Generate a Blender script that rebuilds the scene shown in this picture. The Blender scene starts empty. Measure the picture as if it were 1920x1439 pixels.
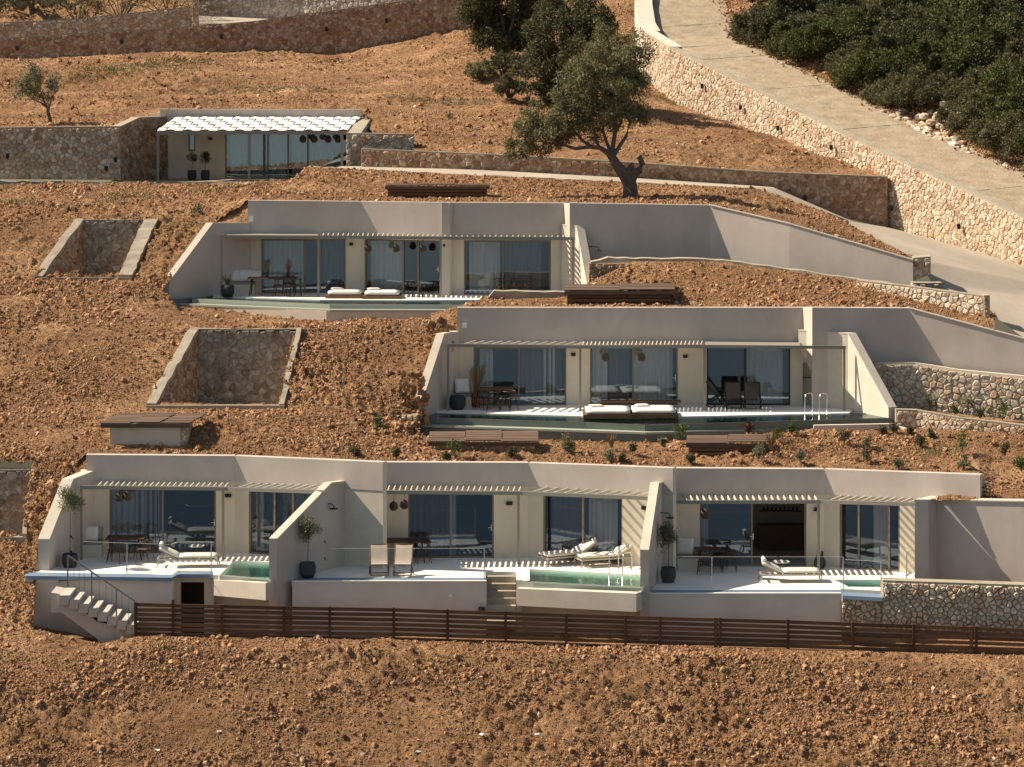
import bpy, math, random
import numpy as np
from mathutils import Vector as V
random.seed(7); rng = np.random.default_rng(7)
sc = bpy.context.scene
C = sc.collection
R = math.radians
# ---------------------------------------------------------------- camera, sky, sun, exposure
F = 5500.0; YH = 100.0          # focal length in photo pixels, row of the eye level
cam = bpy.data.cameras.new('camera'); cam_o = bpy.data.objects.new('camera', cam); C.objects.link(cam_o)
cam.sensor_width = 36; cam.lens = F/1920*36; cam.shift_y = -(719.5-YH)/1920
cam.clip_end = 6000; cam.clip_start = 1
cam_o.location = (0, 0, 0); cam_o.rotation_euler = (R(90), 0, 0)
sc.camera = cam_o
LD = V((1, -.17, -.98)).normalized()      # direction the sunlight travels
SUN_EL = math.asin(-LD.z); SUN_AZ = math.atan2(-LD.x, -LD.y)
w = bpy.data.worlds.new('World'); sc.world = w; w.use_nodes = True
nt = w.node_tree
sky = nt.nodes.new('ShaderNodeTexSky'); sky.sky_type = 'NISHITA'; sky.sun_disc = False
sky.sun_elevation = SUN_EL; sky.sun_rotation = SUN_AZ
bg = nt.nodes['Background']; tn = nt.nodes.new('ShaderNodeMix'); tn.data_type = 'RGBA'; tn.blend_type = 'MULTIPLY'; tn.inputs[0].default_value = 1; tn.inputs[7].default_value = (1.08, .97, .83, 1)   # warm white-balance tint over the whole sky
nt.links.new(sky.outputs[0], tn.inputs[6]); nt.links.new(tn.outputs[2], bg.inputs[0]); bg.inputs[1].default_value = 0.066
sl = bpy.data.lights.new('sun', 'SUN'); sl.energy = 4.6; sl.angle = R(.5); sl.color = (1, .87, .69)
so = bpy.data.objects.new('sun', sl); C.objects.link(so)
so.rotation_euler = LD.to_track_quat('-Z', 'Y').to_euler(); so.location = (-30, 60, 60)
sc.view_settings.view_transform = 'Standard'; sc.view_settings.look = 'None'
sc.view_settings.exposure = 1.0; sc.view_settings.gamma = 1; sc.view_settings.use_curve_mapping = False

# ---------------------------------------------------------------- helpers
def P(px, py, D): return V(((px-960)/F*D, D, -(py-YH)/F*D))
def G(px, py, z): return P(px, py, -z*F/(py-YH))
def Q(px, D, z): return V(((px-960)/F*D, D, z))

def mat(name, col, rough=.85, col2=None, scale=3., bump=0., bscale=None, metal=0., detail=5, rnd=0., spec=.3, stretch=None, col3=None):
    m = bpy.data.materials.new(name); m.use_nodes = True; t = m.node_tree; N = t.nodes; L = t.links
    b = N['Principled BSDF']; b.inputs['Roughness'].default_value = rough; b.inputs['Metallic'].default_value = metal
    b.inputs['Specular IOR Level'].default_value = spec
    b.inputs['Base Color'].default_value = (*col, 1)
    co = N.new('ShaderNodeTexCoord'); src = co.outputs['Object']
    if stretch:
        mp = N.new('ShaderNodeMapping'); mp.inputs['Scale'].default_value = stretch; L.new(src, mp.inputs[0]); src = mp.outputs[0]
    out = None
    if col2:
        nz = N.new('ShaderNodeTexNoise'); nz.inputs['Scale'].default_value = scale; nz.inputs['Detail'].default_value = detail; nz.inputs['Roughness'].default_value = .65
        L.new(src, nz.inputs[0])
        cr = N.new('ShaderNodeValToRGB'); cr.color_ramp.elements[0].position = .33; cr.color_ramp.elements[1].position = .67
        cr.color_ramp.elements[0].color = (*col, 1); cr.color_ramp.elements[1].color = (*col2, 1)
        if col3:
            e = cr.color_ramp.elements.new(.5); e.color = (*col3, 1)
        L.new(nz.outputs[0], cr.inputs[0]); out = cr.outputs[0]
    if rnd:
        oi = N.new('ShaderNodeObjectInfo'); ge = N.new('ShaderNodeNewGeometry')
        ad = N.new('ShaderNodeMath'); ad.operation = 'ADD'; L.new(oi.outputs['Random'], ad.inputs[0]); L.new(ge.outputs['Random Per Island'], ad.inputs[1])
        fr = N.new('ShaderNodeMath'); fr.operation = 'FRACT'; L.new(ad.outputs[0], fr.inputs[0])
        mr = N.new('ShaderNodeMapRange'); mr.inputs[3].default_value = 1-rnd; mr.inputs[4].default_value = 1+rnd; L.new(fr.outputs[0], mr.inputs[0])
        mx = N.new('ShaderNodeMix'); mx.data_type = 'RGBA'; mx.blend_type = 'MULTIPLY'; mx.inputs[0].default_value = 1
        if out: L.new(out, mx.inputs[6])
        else: mx.inputs[6].default_value = (*col, 1)
        L.new(mr.outputs[0], mx.inputs[7]); out = mx.outputs[2]
    if out: L.new(out, b.inputs['Base Color'])
    if bump:
        n2 = N.new('ShaderNodeTexNoise'); n2.inputs['Scale'].default_value = bscale or scale*4; n2.inputs['Detail'].default_value = 8; n2.inputs['Roughness'].default_value = .7
        L.new(src, n2.inputs[0])
        bp = N.new('ShaderNodeBump'); bp.inputs['Strength'].default_value = 1; bp.inputs['Distance'].default_value = bump
        L.new(n2.outputs[0], bp.inputs['Height']); L.new(bp.outputs[0], b.inputs['Normal'])
    return m

def stone_mat(name, cols, bump=.02):
    m = mat(name, cols[0], .9, bump=bump, bscale=14); t = m.node_tree; N = t.nodes; L = t.links; b = N['Principled BSDF']
    oi = N.new('ShaderNodeObjectInfo'); ge = N.new('ShaderNodeNewGeometry')
    ad = N.new('ShaderNodeMath'); L.new(oi.outputs['Random'], ad.inputs[0]); L.new(ge.outputs['Random Per Island'], ad.inputs[1])
    fr = N.new('ShaderNodeMath'); fr.operation = 'FRACT'; L.new(ad.outputs[0], fr.inputs[0])
    cr = N.new('ShaderNodeValToRGB'); L.new(fr.outputs[0], cr.inputs[0])
    el = cr.color_ramp.elements; el[0].color = (*cols[0], 1); el[1].color = (*cols[-1], 1)
    for i, c in enumerate(cols[1:-1]):
        e = el.new((i+1)/(len(cols)-1)); e.color = (*c, 1)
    nz = N.new('ShaderNodeTexNoise'); nz.inputs['Scale'].default_value = 7; nz.inputs['Detail'].default_value = 7
    co = N.new('ShaderNodeTexCoord'); L.new(co.outputs['Object'], nz.inputs[0])
    mr = N.new('ShaderNodeMapRange'); mr.inputs[1].default_value = .3; mr.inputs[2].default_value = .7; mr.inputs[3].default_value = .62; mr.inputs[4].default_value = 1.25; L.new(nz.outputs[0], mr.inputs[0])
    mx = N.new('ShaderNodeMix'); mx.data_type = 'RGBA'; mx.blend_type = 'MULTIPLY'; mx.inputs[0].default_value = 1
    L.new(cr.outputs[0], mx.inputs[6]); L.new(mr.outputs[0], mx.inputs[7]); L.new(mx.outputs[2], b.inputs['Base Color'])
    return m

def glass_mat(name, tint, refl, rough=0., ior=1.5, gcol=(.9, .95, 1)):
    m = bpy.data.materials.new(name); m.use_nodes = True; t = m.node_tree; N = t.nodes; L = t.links
    N.remove(N['Principled BSDF']); o = N['Material Output']
    tr = N.new('ShaderNodeBsdfTransparent'); tr.inputs[0].default_value = (*tint, 1)
    gl = N.new('ShaderNodeBsdfGlossy'); gl.inputs['Roughness'].default_value = rough; gl.inputs[0].default_value = (*gcol, 1)
    fz = N.new('ShaderNodeLayerWeight'); fz.inputs[0].default_value = .5
    pw = N.new('ShaderNodeMath'); pw.operation = 'POWER'; pw.inputs[1].default_value = 4; L.new(fz.outputs['Facing'], pw.inputs[0])
    mp = N.new('ShaderNodeMath'); mp.operation = 'MULTIPLY_ADD'; mp.inputs[1].default_value = ior; mp.inputs[2].default_value = refl; mp.use_clamp = True
    L.new(pw.outputs[0], mp.inputs[0])
    mx = N.new('ShaderNodeMixShader'); L.new(mp.outputs[0], mx.inputs[0]); L.new(tr.outputs[0], mx.inputs[1]); L.new(gl.outputs[0], mx.inputs[2])
    L.new(mx.outputs[0], o.inputs[0])
    return m, gl, t

M = {}
M['stucco'] = mat('stucco', (.435, .378, .33), .9, (.515, .452, .395), .55, .006, 30, detail=7)
M['cream'] = mat('cream_stucco', (.56, .50, .395), .9, (.63, .565, .46), .7, .005, 30)
for k_ in ('stucco', 'cream'):        # faint rain streaks and trowel clouds
    t_ = M[k_].node_tree; b_ = t_.nodes['Principled BSDF']; s_ = b_.inputs['Base Color'].links[0].from_socket
    c_ = t_.nodes.new('ShaderNodeTexCoord'); m_ = t_.nodes.new('ShaderNodeMapping'); m_.inputs['Scale'].default_value = (1.1, 1.1, .3)
    n_ = t_.nodes.new('ShaderNodeTexNoise'); n_.inputs['Scale'].default_value = 1.6; n_.inputs['Detail'].default_value = 8; n_.inputs['Roughness'].default_value = .7
    r_ = t_.nodes.new('ShaderNodeMapRange'); r_.inputs[1].default_value = .35; r_.inputs[2].default_value = .65; r_.inputs[3].default_value = .945; r_.inputs[4].default_value = 1.03
    x_ = t_.nodes.new('ShaderNodeMix'); x_.data_type = 'RGBA'; x_.blend_type = 'MULTIPLY'; x_.inputs[0].default_value = 1
    for a_, b2 in ((c_.outputs['Object'], m_.inputs[0]), (m_.outputs[0], n_.inputs[0]), (n_.outputs[0], r_.inputs[0]), (s_, x_.inputs[6]), (r_.outputs[0], x_.inputs[7]), (x_.outputs[2], b_.inputs['Base Color'])): t_.links.new(a_, b2)
M['plinth'] = mat('bounce_lit_plinth_plaster', (.56, .50, .43), .9, (.66, .59, .51), .7, .006, 25, detail=8)  # stucco lightened, standing in for light bounced up from the foreground earth
M['cap'] = mat('cap_stucco', (.60, .53, .44), .9, (.50, .45, .37), 1.2, .006, 25)
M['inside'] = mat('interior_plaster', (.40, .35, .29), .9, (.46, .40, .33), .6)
M['deck'] = mat('pale_deck', (.88, .83, .75), .75, (.81, .755, .67), 1.5, .003, 20)
M['conc'] = mat('rough_concrete', (.38, .33, .255), .95, (.27, .23, .17), 1.1, .03, 6)
M['drive'] = mat('drive_concrete', (.31, .26, .20), .95, (.42, .36, .285), .35, .01, 12, detail=9, stretch=(1, .45, 1))
M['road'] = mat('brushed_concrete_road', (.26, .205, .14), .95, (.39, .315, .225), 1.3, .06, 5, detail=12)
M['mortar'] = mat('mortar', (.33, .24, .16), .95, (.46, .36, .26), 2.5, .03, 9)
M['soilrock'] = stone_mat('earth_clods', [(.41, .22, .105), (.26, .13, .058), (.50, .295, .155), (.32, .17, .08), (.43, .245, .122), (.20, .10, .048), (.17, .085, .042), (.60, .41, .26)], .01)
M['stone'] = stone_mat('field_stone', [(.50, .41, .31), (.38, .24, .14), (.56, .48, .38), (.33, .27, .20), (.45, .31, .20), (.60, .53, .43), (.34, .18, .10)])
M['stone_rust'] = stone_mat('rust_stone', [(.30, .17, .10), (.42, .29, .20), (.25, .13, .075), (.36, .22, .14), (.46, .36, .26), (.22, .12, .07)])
M['stone_pale'] = stone_mat('pale_stone', [(.46, .37, .27), (.54, .45, .34), (.39, .265, .17), (.60, .52, .42), (.46, .35, .25), (.34, .21, .13)])
M['stone_grey'] = stone_mat('grey_stone', [(.42, .38, .33), (.55, .51, .46), (.30, .22, .15), (.48, .44, .38), (.36, .31, .26), (.62, .58, .52), (.38, .25, .16)])
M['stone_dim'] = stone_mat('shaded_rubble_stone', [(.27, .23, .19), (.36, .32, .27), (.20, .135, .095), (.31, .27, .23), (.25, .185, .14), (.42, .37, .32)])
M['stone_mix'] = stone_mat('mixed_stone', [(.55, .45, .33), (.63, .54, .42), (.48, .34, .22), (.58, .50, .39), (.44, .36, .27), (.67, .59, .47), (.44, .27, .16)])
M['frame'] = mat('bronze_aluminium', (.20, .165, .125), .5, metal=.2)
M['frame2'] = mat('dark_aluminium', (.05, .042, .038), .5, metal=.2)
M['perg'] = mat('taupe_metal', (.24, .22, .185), .55)
M['perg2'] = mat('pale_metal', (.50, .47, .41), .55)
M['curt'] = mat('linen_curtain', (.80, .75, .66), .95)
M['curtd'] = mat('dark_curtain', (.24, .215, .20), .95)
M['black'] = mat('black_metal', (.018, .016, .015), .5)
M['steel'] = mat('polished_steel', (.62, .60, .56), .22, metal=1)
M['wood'] = mat('fence_wood', (.09, .045, .022), .75, (.15, .08, .042), 1.6, .003, 20, rnd=.35, stretch=(1, 1, 9))
M['post'] = mat('fence_post_wood', (.060, .028, .016), .75, (.085, .04, .022), 3, rnd=.2)
M['teak'] = mat('teak', (.17, .085, .045), .6, (.11, .055, .03), 6)
M['walnut'] = mat('walnut', (.065, .03, .018), .55, (.09, .045, .025), 6)
M['reed'] = mat('weathered_boards', (.15, .10, .07), .9, (.08, .05, .036), 2.5, .01, 10, rnd=.25, stretch=(.3, 6, 6))
M['linen'] = mat('canvas', (.36, .30, .25), .95, (.42, .355, .30), 4)
M['darkcanvas'] = mat('dark_canvas', (.075, .06, .052), .95)
M['white'] = mat('white_cushion', (.74, .71, .66), .9, (.66, .63, .58), 3)
M['towel'] = mat('towel', (.60, .54, .46), .95, (.72, .68, .60), 5, .01, 30)
M['grey'] = mat('grey_fabric', (.25, .235, .22), .95)
M['taupe'] = mat('lounger_metal', (.34, .31, .26), .5, metal=.3)
M['pot'] = mat('charcoal_pot', (.032, .033, .036), .8, (.05, .05, .052), 4)
M['blue'] = mat('blue_edge_strip', (.16, .22, .31), .35, (.20, .27, .36), 1)
M['tile'] = mat('pool_tile', (.34, .43, .36), .5, (.44, .54, .46), 3)
M['tiled'] = mat('pool_stone', (.115, .135, .115), .6, (.15, .17, .145), 2)
M['lip'] = mat('pool_lip', (.33, .36, .30), .6)
M['bark'] = mat('bark', (.085, .062, .045), .95, (.14, .11, .085), 6, .03, 10)
M['rattan'] = mat('rattan', (.045, .032, .024), .8, (.09, .065, .045), 12)
M['clay'] = mat('terracotta', (.33, .13, .06), .8)
M['pampas'] = mat('dried_grass', (.26, .17, .09), .95)
M['wht'] = mat('white_plastic', (.8, .8, .78), .5)
M['fab'] = mat('white_fabric', (.80, .77, .72), .9)
def leafmat(name, a, b, c, tr=.25):
    m = stone_mat(name, [a, b, c, a, b], 0); t = m.node_tree; N = t.nodes; L = t.links; p = N['Principled BSDF']
    p.inputs['Roughness'].default_value = .7; p.inputs['Specular IOR Level'].default_value = .25
    src = p.inputs['Base Color'].links[0].from_socket
    tl = N.new('ShaderNodeBsdfTranslucent'); L.new(src, tl.inputs[0])
    mx = N.new('ShaderNodeMixShader'); mx.inputs[0].default_value = tr; L.new(p.outputs[0], mx.inputs[1]); L.new(tl.outputs[0], mx.inputs[2])
    L.new(mx.outputs[0], N['Material Output'].inputs[0]); return m
M['olive'] = leafmat('olive_leaf', (.12, .115, .048), (.165, .155, .072), (.25, .23, .13))
M['olive2'] = leafmat('dark_leaf', (.060, .064, .026), (.085, .086, .036), (.13, .125, .058))
M['bush1'] = leafmat('bush_leaf', (.050, .062, .016), (.085, .095, .026), (.13, .13, .04))
M['bush2'] = leafmat('brown_bush_leaf', (.11, .10, .045), (.145, .125, .06), (.075, .08, .03))
M['bright'] = leafmat('bright_leaf', (.085, .12, .02), (.06, .09, .02), (.12, .15, .04))
M['dusty'] = leafmat('dusty_leaf', (.15, .16, .085), (.21, .22, .13), (.11, .12, .06))
M['red'] = leafmat('red_leaf', (.12, .03, .02), (.08, .05, .02), (.10, .03, .02))
M['glass'], _, _ = glass_mat('window_glass', (.70, .71, .73), .075, ior=.7, gcol=(.6, .78, 1))
M['glass_mid'], _, _ = glass_mat('tinted_glass', (.78, .80, .82), .10, ior=.7, gcol=(.66, .82, 1))
M['glass_high'], _, _ = glass_mat('reflective_glass', (.80, .85, .88), .22, ior=.7, gcol=(.66, .82, 1))
M['rail'], _, _ = glass_mat('rail_glass', (.985, .99, .99), .012, ior=.12)
M['glass_keep'] = None
M['water'], gl, t = glass_mat('pool_water', (.80, .94, .90), .03, ior=.55)
wn = t.nodes.new('ShaderNodeTexNoise'); wn.inputs['Scale'].default_value = 5; wb = t.nodes.new('ShaderNodeBump'); wb.inputs['Distance'].default_value = .012
wc = t.nodes.new('ShaderNodeTexCoord'); t.links.new(wc.outputs['Object'], wn.inputs[0])
t.links.new(wn.outputs[0], wb.inputs['Height']); t.links.new(wb.outputs[0], gl.inputs['Normal'])
M['dwater'] = M['water'].copy(); M['dwater'].name = 'dark_pool_water'
for n__ in M['dwater'].node_tree.nodes:
    if n__.type == 'BSDF_TRANSPARENT': n__.inputs[0].default_value = (.42, .55, .50, 1)
# ground: earth with pale dust, rust and fine clods
m = mat('red_earth', (.215, .108, .048), .95, (.50, .295, .155), .35, 0, detail=10, col3=(.335, .182, .086)); M['earth'] = m
t = m.node_tree; N = t.nodes; L = t.links; b = N['Principled BSDF']
co = N.new('ShaderNodeTexCoord')
def noise(s, d=6, r=.65):
    n = N.new('ShaderNodeTexNoise'); n.inputs['Scale'].default_value = s; n.inputs['Detail'].default_value = d; n.inputs['Roughness'].default_value = r
    L.new(co.outputs['Object'], n.inputs[0]); return n.outputs[0]
mr = N.new('ShaderNodeMapRange'); mr.inputs[1].default_value = .36; mr.inputs[2].default_value = .66; mr.inputs[3].default_value = .5; mr.inputs[4].default_value = 1.35
L.new(noise(5, 8, .75), mr.inputs[0])
mx = N.new('ShaderNodeMix'); mx.data_type = 'RGBA'; mx.blend_type = 'MULTIPLY'; mx.inputs[0].default_value = 1
L.new(b.inputs['Base Color'].links[0].from_socket, mx.inputs[6]); L.new(mr.outputs[0], mx.inputs[7]); L.new(mx.outputs[2], b.inputs['Base Color'])
bp = N.new('ShaderNodeBump'); bp.inputs['Distance'].default_value = .22; bp.inputs['Strength'].default_value = 1; L.new(noise(5.5, 9, .75), bp.inputs['Height']); L.new(bp.outputs[0], b.inputs['Normal'])
# sea
m = mat('sea_water', (.008, .026, .055), .12, (.013, .036, .072), .02, .08, .3, spec=.9); M['sea'] = m

class MB:
    def __init__(s): s.v = []; s.f = []
    def add(s, vs, fs):
        n = len(s.v); s.v += [tuple(q) for q in vs]; s.f += [tuple(i+n for i in f) for f in fs]; return s
    def box(s, c, d, rz=0, rx=0, ry=0):
        c = V(c); h = [x/2 for x in d]; vs = []
        from mathutils import Euler
        E = Euler((rx, ry, rz)).to_matrix()
        for x in (-1, 1):
            for y in (-1, 1):
                for z in (-1, 1): vs.append(c + E @ V((x*h[0], y*h[1], z*h[2])))
        return s.add(vs, [(0, 1, 3, 2), (4, 6, 7, 5), (0, 4, 5, 1), (2, 3, 7, 6), (0, 2, 6, 4), (1, 5, 7, 3)])
    def prism(s, pts, vec):
        n = len(pts); vec = V(vec)
        return s.add([V(p) for p in pts]+[V(p)+vec for p in pts], [tuple(range(n))[::-1], tuple(range(n, 2*n))]+[(i, (i+1) % n, n+(i+1) % n, n+i) for i in range(n)])
    def run(s, st, off):           # st: (x,y,zbottom,ztop) stations, off: horizontal thickness vector
        off = V(off); vs = []
        for x, y, zb, zt in st:
            vs += [V((x, y, zb)), V((x, y, zt)), V((x, y, zt))+off, V((x, y, zb))+off]
        fs = [(0, 1, 2, 3)]
        for i in range(len(st)-1):
            a = 4*i
            for k in range(4): fs.append((a+k, a+4+k, a+4+(k+1) % 4, a+(k+1) % 4))
        a = 4*(len(st)-1); fs.append((a+3, a+2, a+1, a))
        return s.add(vs, fs)
    def tube(s, pts, rs, n=8):
        pts = [V(p) for p in pts]; rs = rs if isinstance(rs, (list, tuple)) else [rs]*len(pts); vs = []
        for i, p in enumerate(pts):
            d = (pts[min(i+1, len(pts)-1)]-pts[max(i-1, 0)]).normalized()
            a = d.cross(V((0, 0, 1)) if abs(d.z) < .95 else V((1, 0, 0))).normalized(); b = d.cross(a)
            for k in range(n):
                q = 2*math.pi*k/n; vs.append(p+(a*math.cos(q)+b*math.sin(q))*rs[i])
        fs = [tuple(range(n)), tuple(range((len(pts)-1)*n, len(pts)*n))[::-1]]
        for i in range(len(pts)-1):
            for k in range(n): fs.append((i*n+k, i*n+(k+1) % n, (i+1)*n+(k+1) % n, (i+1)*n+k))
        return s.add(vs, fs)
    def lathe(s, c, prof, n=16):
        c = V(c); vs = []
        for r, z in prof:
            for k in range(n): vs.append(c+V((r*math.cos(2*math.pi*k/n), r*math.sin(2*math.pi*k/n), z)))
        fs = [tuple(range(n))[::-1], tuple(range((len(prof)-1)*n, len(prof)*n))]
        for i in range(len(prof)-1):
            for k in range(n): fs.append((i*n+k, i*n+(k+1) % n, (i+1)*n+(k+1) % n, (i+1)*n+k))
        return s.add(vs, fs)
    def cushion(s, c, d, rz=0, rx=0, ry=0, n=6, puff=.5):   # soft rounded pad
        from mathutils import Euler
        E = Euler((rx, ry, rz)).to_matrix(); c = V(c); vs = []; fs = []
        for side in (1, -1):
            b0 = len(vs)
            for i in range(n+1):
                for j in range(n+1):
                    u = -1+2*i/n; v = -1+2*j/n
                    uu = math.copysign(abs(u)**.8, u); vv = math.copysign(abs(v)**.8, v)
                    h = (1-abs(u)**5)*(1-abs(v)**5); h = (1-puff)+puff*h if h > 0 else .25
                    if abs(u) == 1 or abs(v) == 1: h = .45; uu *= .985; vv *= .985
                    vs.append(c+E @ V((uu*d[0]/2, vv*d[1]/2, side*h*d[2]/2)))
            for i in range(n):
                for j in range(n):
                    a = b0+i*(n+1)+j; q = (a, a+n+1, a+n+2, a+1); fs.append(q if side > 0 else q[::-1])
        m_ = (n+1)**2; ring = [i*(n+1) for i in range(n+1)]+[n*(n+1)+j for j in range(1, n+1)]+[i*(n+1)+n for i in range(n-1, -1, -1)]+[j for j in range(n-1, 0, -1)]
        for k in range(len(ring)):
            a, b = ring[k], ring[(k+1) % len(ring)]; fs.append((b, a, a+m_, b+m_))
        return s.add(vs, fs)
    def build(s, name, m, parent=None, local=False, smooth=False, kind=None, label=None):
        me = bpy.data.meshes.new(name)
        o = V((0, 0, 0))
        if parent is not None and not local: o = rootloc(parent)
        vs = [(a[0]-o.x, a[1]-o.y, a[2]-o.z) for a in s.v] if o.length else s.v
        me.from_pydata(vs, [], s.f); me.materials.append(m)
        if smooth: me.polygons.foreach_set('use_smooth', [True]*len(me.polygons))
        ob = bpy.data.objects.new(name, me); C.objects.link(ob)
        if parent is not None: ob.parent = parent
        if kind: ob['kind'] = kind
        if label: ob['label'] = label
        return ob
ORG = {}
def rootloc(o):
    while o.parent: o = o.parent
    return ORG.get(o.name, V((0, 0, 0)))
def thing(name, label, cat, loc=(0, 0, 0), rz=0, group=None):
    o = bpy.data.objects.new(name, None); C.objects.link(o); o.empty_display_size = .2
    o.location = loc; o.rotation_euler = (0, 0, rz); ORG[o.name] = V(loc)
    o['label'] = label; o['category'] = cat; o['kind'] = 'thing'
    if group: o['group'] = group
    return o
def tag(o, label, cat, group=None, kind=None):
    o['label'] = label; o['category'] = cat
    if group: o['group'] = group
    o['kind'] = kind or 'thing'
    return o
def dup(root, loc, rz=0, label=None):
    r = root.copy(); C.objects.link(r); r.location = loc; r.rotation_euler = (0, 0, rz); r['label'] = label or root['label']
    for ch in list(root.children):
        c = ch.copy(); C.objects.link(c); c.parent = r
        for g in ch.children:
            d = g.copy(); C.objects.link(d); d.parent = c
    return r

# ---------------------------------------------------------------- value noise
def _h(ix, iy, s):
    n = (ix.astype(np.int64)*374761393+iy.astype(np.int64)*668265263+s*1442695041) & 0x7fffffff
    n = ((n ^ (n >> 13))*1274126177) & 0x7fffffff
    return ((n ^ (n >> 16)) & 0xffff)/65535.
def vn(x, y, s=0):
    ix = np.floor(x); iy = np.floor(y); fx = x-ix; fy = y-iy; fx = fx*fx*(3-2*fx); fy = fy*fy*(3-2*fy)
    a = _h(ix, iy, s); b = _h(ix+1, iy, s); c = _h(ix, iy+1, s); d = _h(ix+1, iy+1, s)
    return (a*(1-fx)+b*fx)*(1-fy)+(c*(1-fx)+d*fx)*fy-.5
def fbm(x, y, s=0, o=4, g=.5):
    r = 0; a = 1; f = 1
    for k in range(o): r = r+a*vn(x*f, y*f, s+k); a *= g; f *= 2.1
    return r

# ---------------------------------------------------------------- ground patches
GV = []; GF = []; GN = 0; ROCK = []
def inpoly(x, y, poly):
    r = np.zeros(x.shape, bool); n = len(poly)
    for i in range(n):
        x0, y0 = poly[i]; x1, y1 = poly[(i+1) % n]
        c = ((y0 > y) != (y1 > y)) & (x < (x1-x0)*(y-y0)/((y1-y0) or 1e-9)+x0)
        r ^= c
    return r
def surf(rows, step=.13, amp=.1, seed=1, fine=1.):
    pr = []
    for r in rows:
        a = np.array([tuple(P(*p)) for p in r]); pr.append(a)
    mxl = max(np.hypot(*(np.diff(a, axis=0)[:, :2].T)).sum() for a in pr)
    nx = max(2, int(mxl/step)); t = np.linspace(0, 1, nx+1); rs = []
    for a in pr:
        d = np.hypot(*(np.diff(a, axis=0)[:, :2].T)); c = np.r_[0, np.cumsum(d)]; c /= c[-1]
        rs.append(np.stack([np.interp(t, c, a[:, k]) for k in range(3)], 1))
    out = [rs[0]]
    for a, b in zip(rs[:-1], rs[1:]):
        n = max(1, int(np.linalg.norm((b-a), axis=1).mean()/step))
        for k in range(1, n+1): out.append(a+(b-a)*k/n)
    g = np.array(out); x, y, z = g[..., 0], g[..., 1], g[..., 2]
    big = fbm(x*.35, (y+z)*.35, seed, 3); med = fbm(x*1.4, (y+z)*1.4, seed+5, 3, .6); fn = fbm(x*3.6, (y+z)*3.6, seed+9, 3, .7)
    patchy = np.clip(.75+fbm(x*.22, (y+z)*.3, 77, 2)*1.6, .25, 1.5)
    dz = amp*(1.6*big+.75*med*patchy)+amp*fine*(1.2*fn+1.3*(np.abs(vn(x*5.6, (y+z)*5.6, seed+13))-.15)*2)*patchy
    ny, nx1 = x.shape
    e = np.ones_like(x); k = 5
    for i in range(k):
        f = (i+.3)/k
        e[i, :] *= f; e[ny-1-i, :] *= f
    g[..., 2] = z+dz*e
    return g
def patch(rows, step=.13, amp=.1, seed=1, holes=(), rocks=30, big=1., fine=1., smax=None):
    global GN
    g = surf(rows, step, amp, seed, fine); ny, nx, _ = g.shape
    idx = np.arange(ny*nx).reshape(ny, nx)+GN
    q = np.stack([idx[:-1, :-1], idx[:-1, 1:], idx[1:, 1:], idx[1:, :-1]], -1).reshape(-1, 4)
    ctr = (g[:-1, :-1]+g[1:, 1:]).reshape(-1, 3)/2
    keep = np.ones(len(q), bool)
    for h in holes: keep &= ~inpoly(ctr[:, 0], ctr[:, 1], h)
    GV.append(g.reshape(-1, 3)); GF.append(q[keep]); GN += ny*nx
    if rocks:
        a = g[:-1, :-1].reshape(-1, 3); b = g[:-1, 1:].reshape(-1, 3); c = g[1:, :-1].reshape(-1, 3)
        ar = np.linalg.norm(np.cross(b-a, c-a), axis=1)*keep
        # only where the lens can come near
        px = 960+F*ctr[:, 0]/ctr[:, 1]; py = YH-F*ctr[:, 2]/ctr[:, 1]
        ar = ar*((px > -150) & (px < 2070) & (py < 1560) & (py > -60))
        pat = np.clip(.75+fbm(ctr[:, 0]*.3, (ctr[:, 1]+ctr[:, 2])*.4, 31, 3)*1.5, .3, 1.6)
        ar = ar*pat
        n = int(ar.sum()*rocks*8.5)
        if n:
            i = rng.choice(len(ar), n, p=ar/ar.sum()); u = rng.random((n, 2))
            p = a[i]+(b[i]-a[i])*u[:, :1]+(c[i]-a[i])*u[:, 1:]
            s = .0155*(rng.random(n)**-.31)*big*np.clip(.7+pat[i]*.35, .6, 1.25); s = np.clip(s, 0, smax or .12*big)
            ROCK.append(np.c_[p[:, 0], p[:, 1], p[:, 2]+s*.2, s])
    return g
def spread(px0, px1, py0, py1, D, n, s0, s1):
    for _ in range(n):
        p = P(random.uniform(px0, px1), random.uniform(py0, py1), D); s = random.uniform(s0, s1); ROCK.append(np.array([[p.x, p.y, p.z, s]]))
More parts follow.
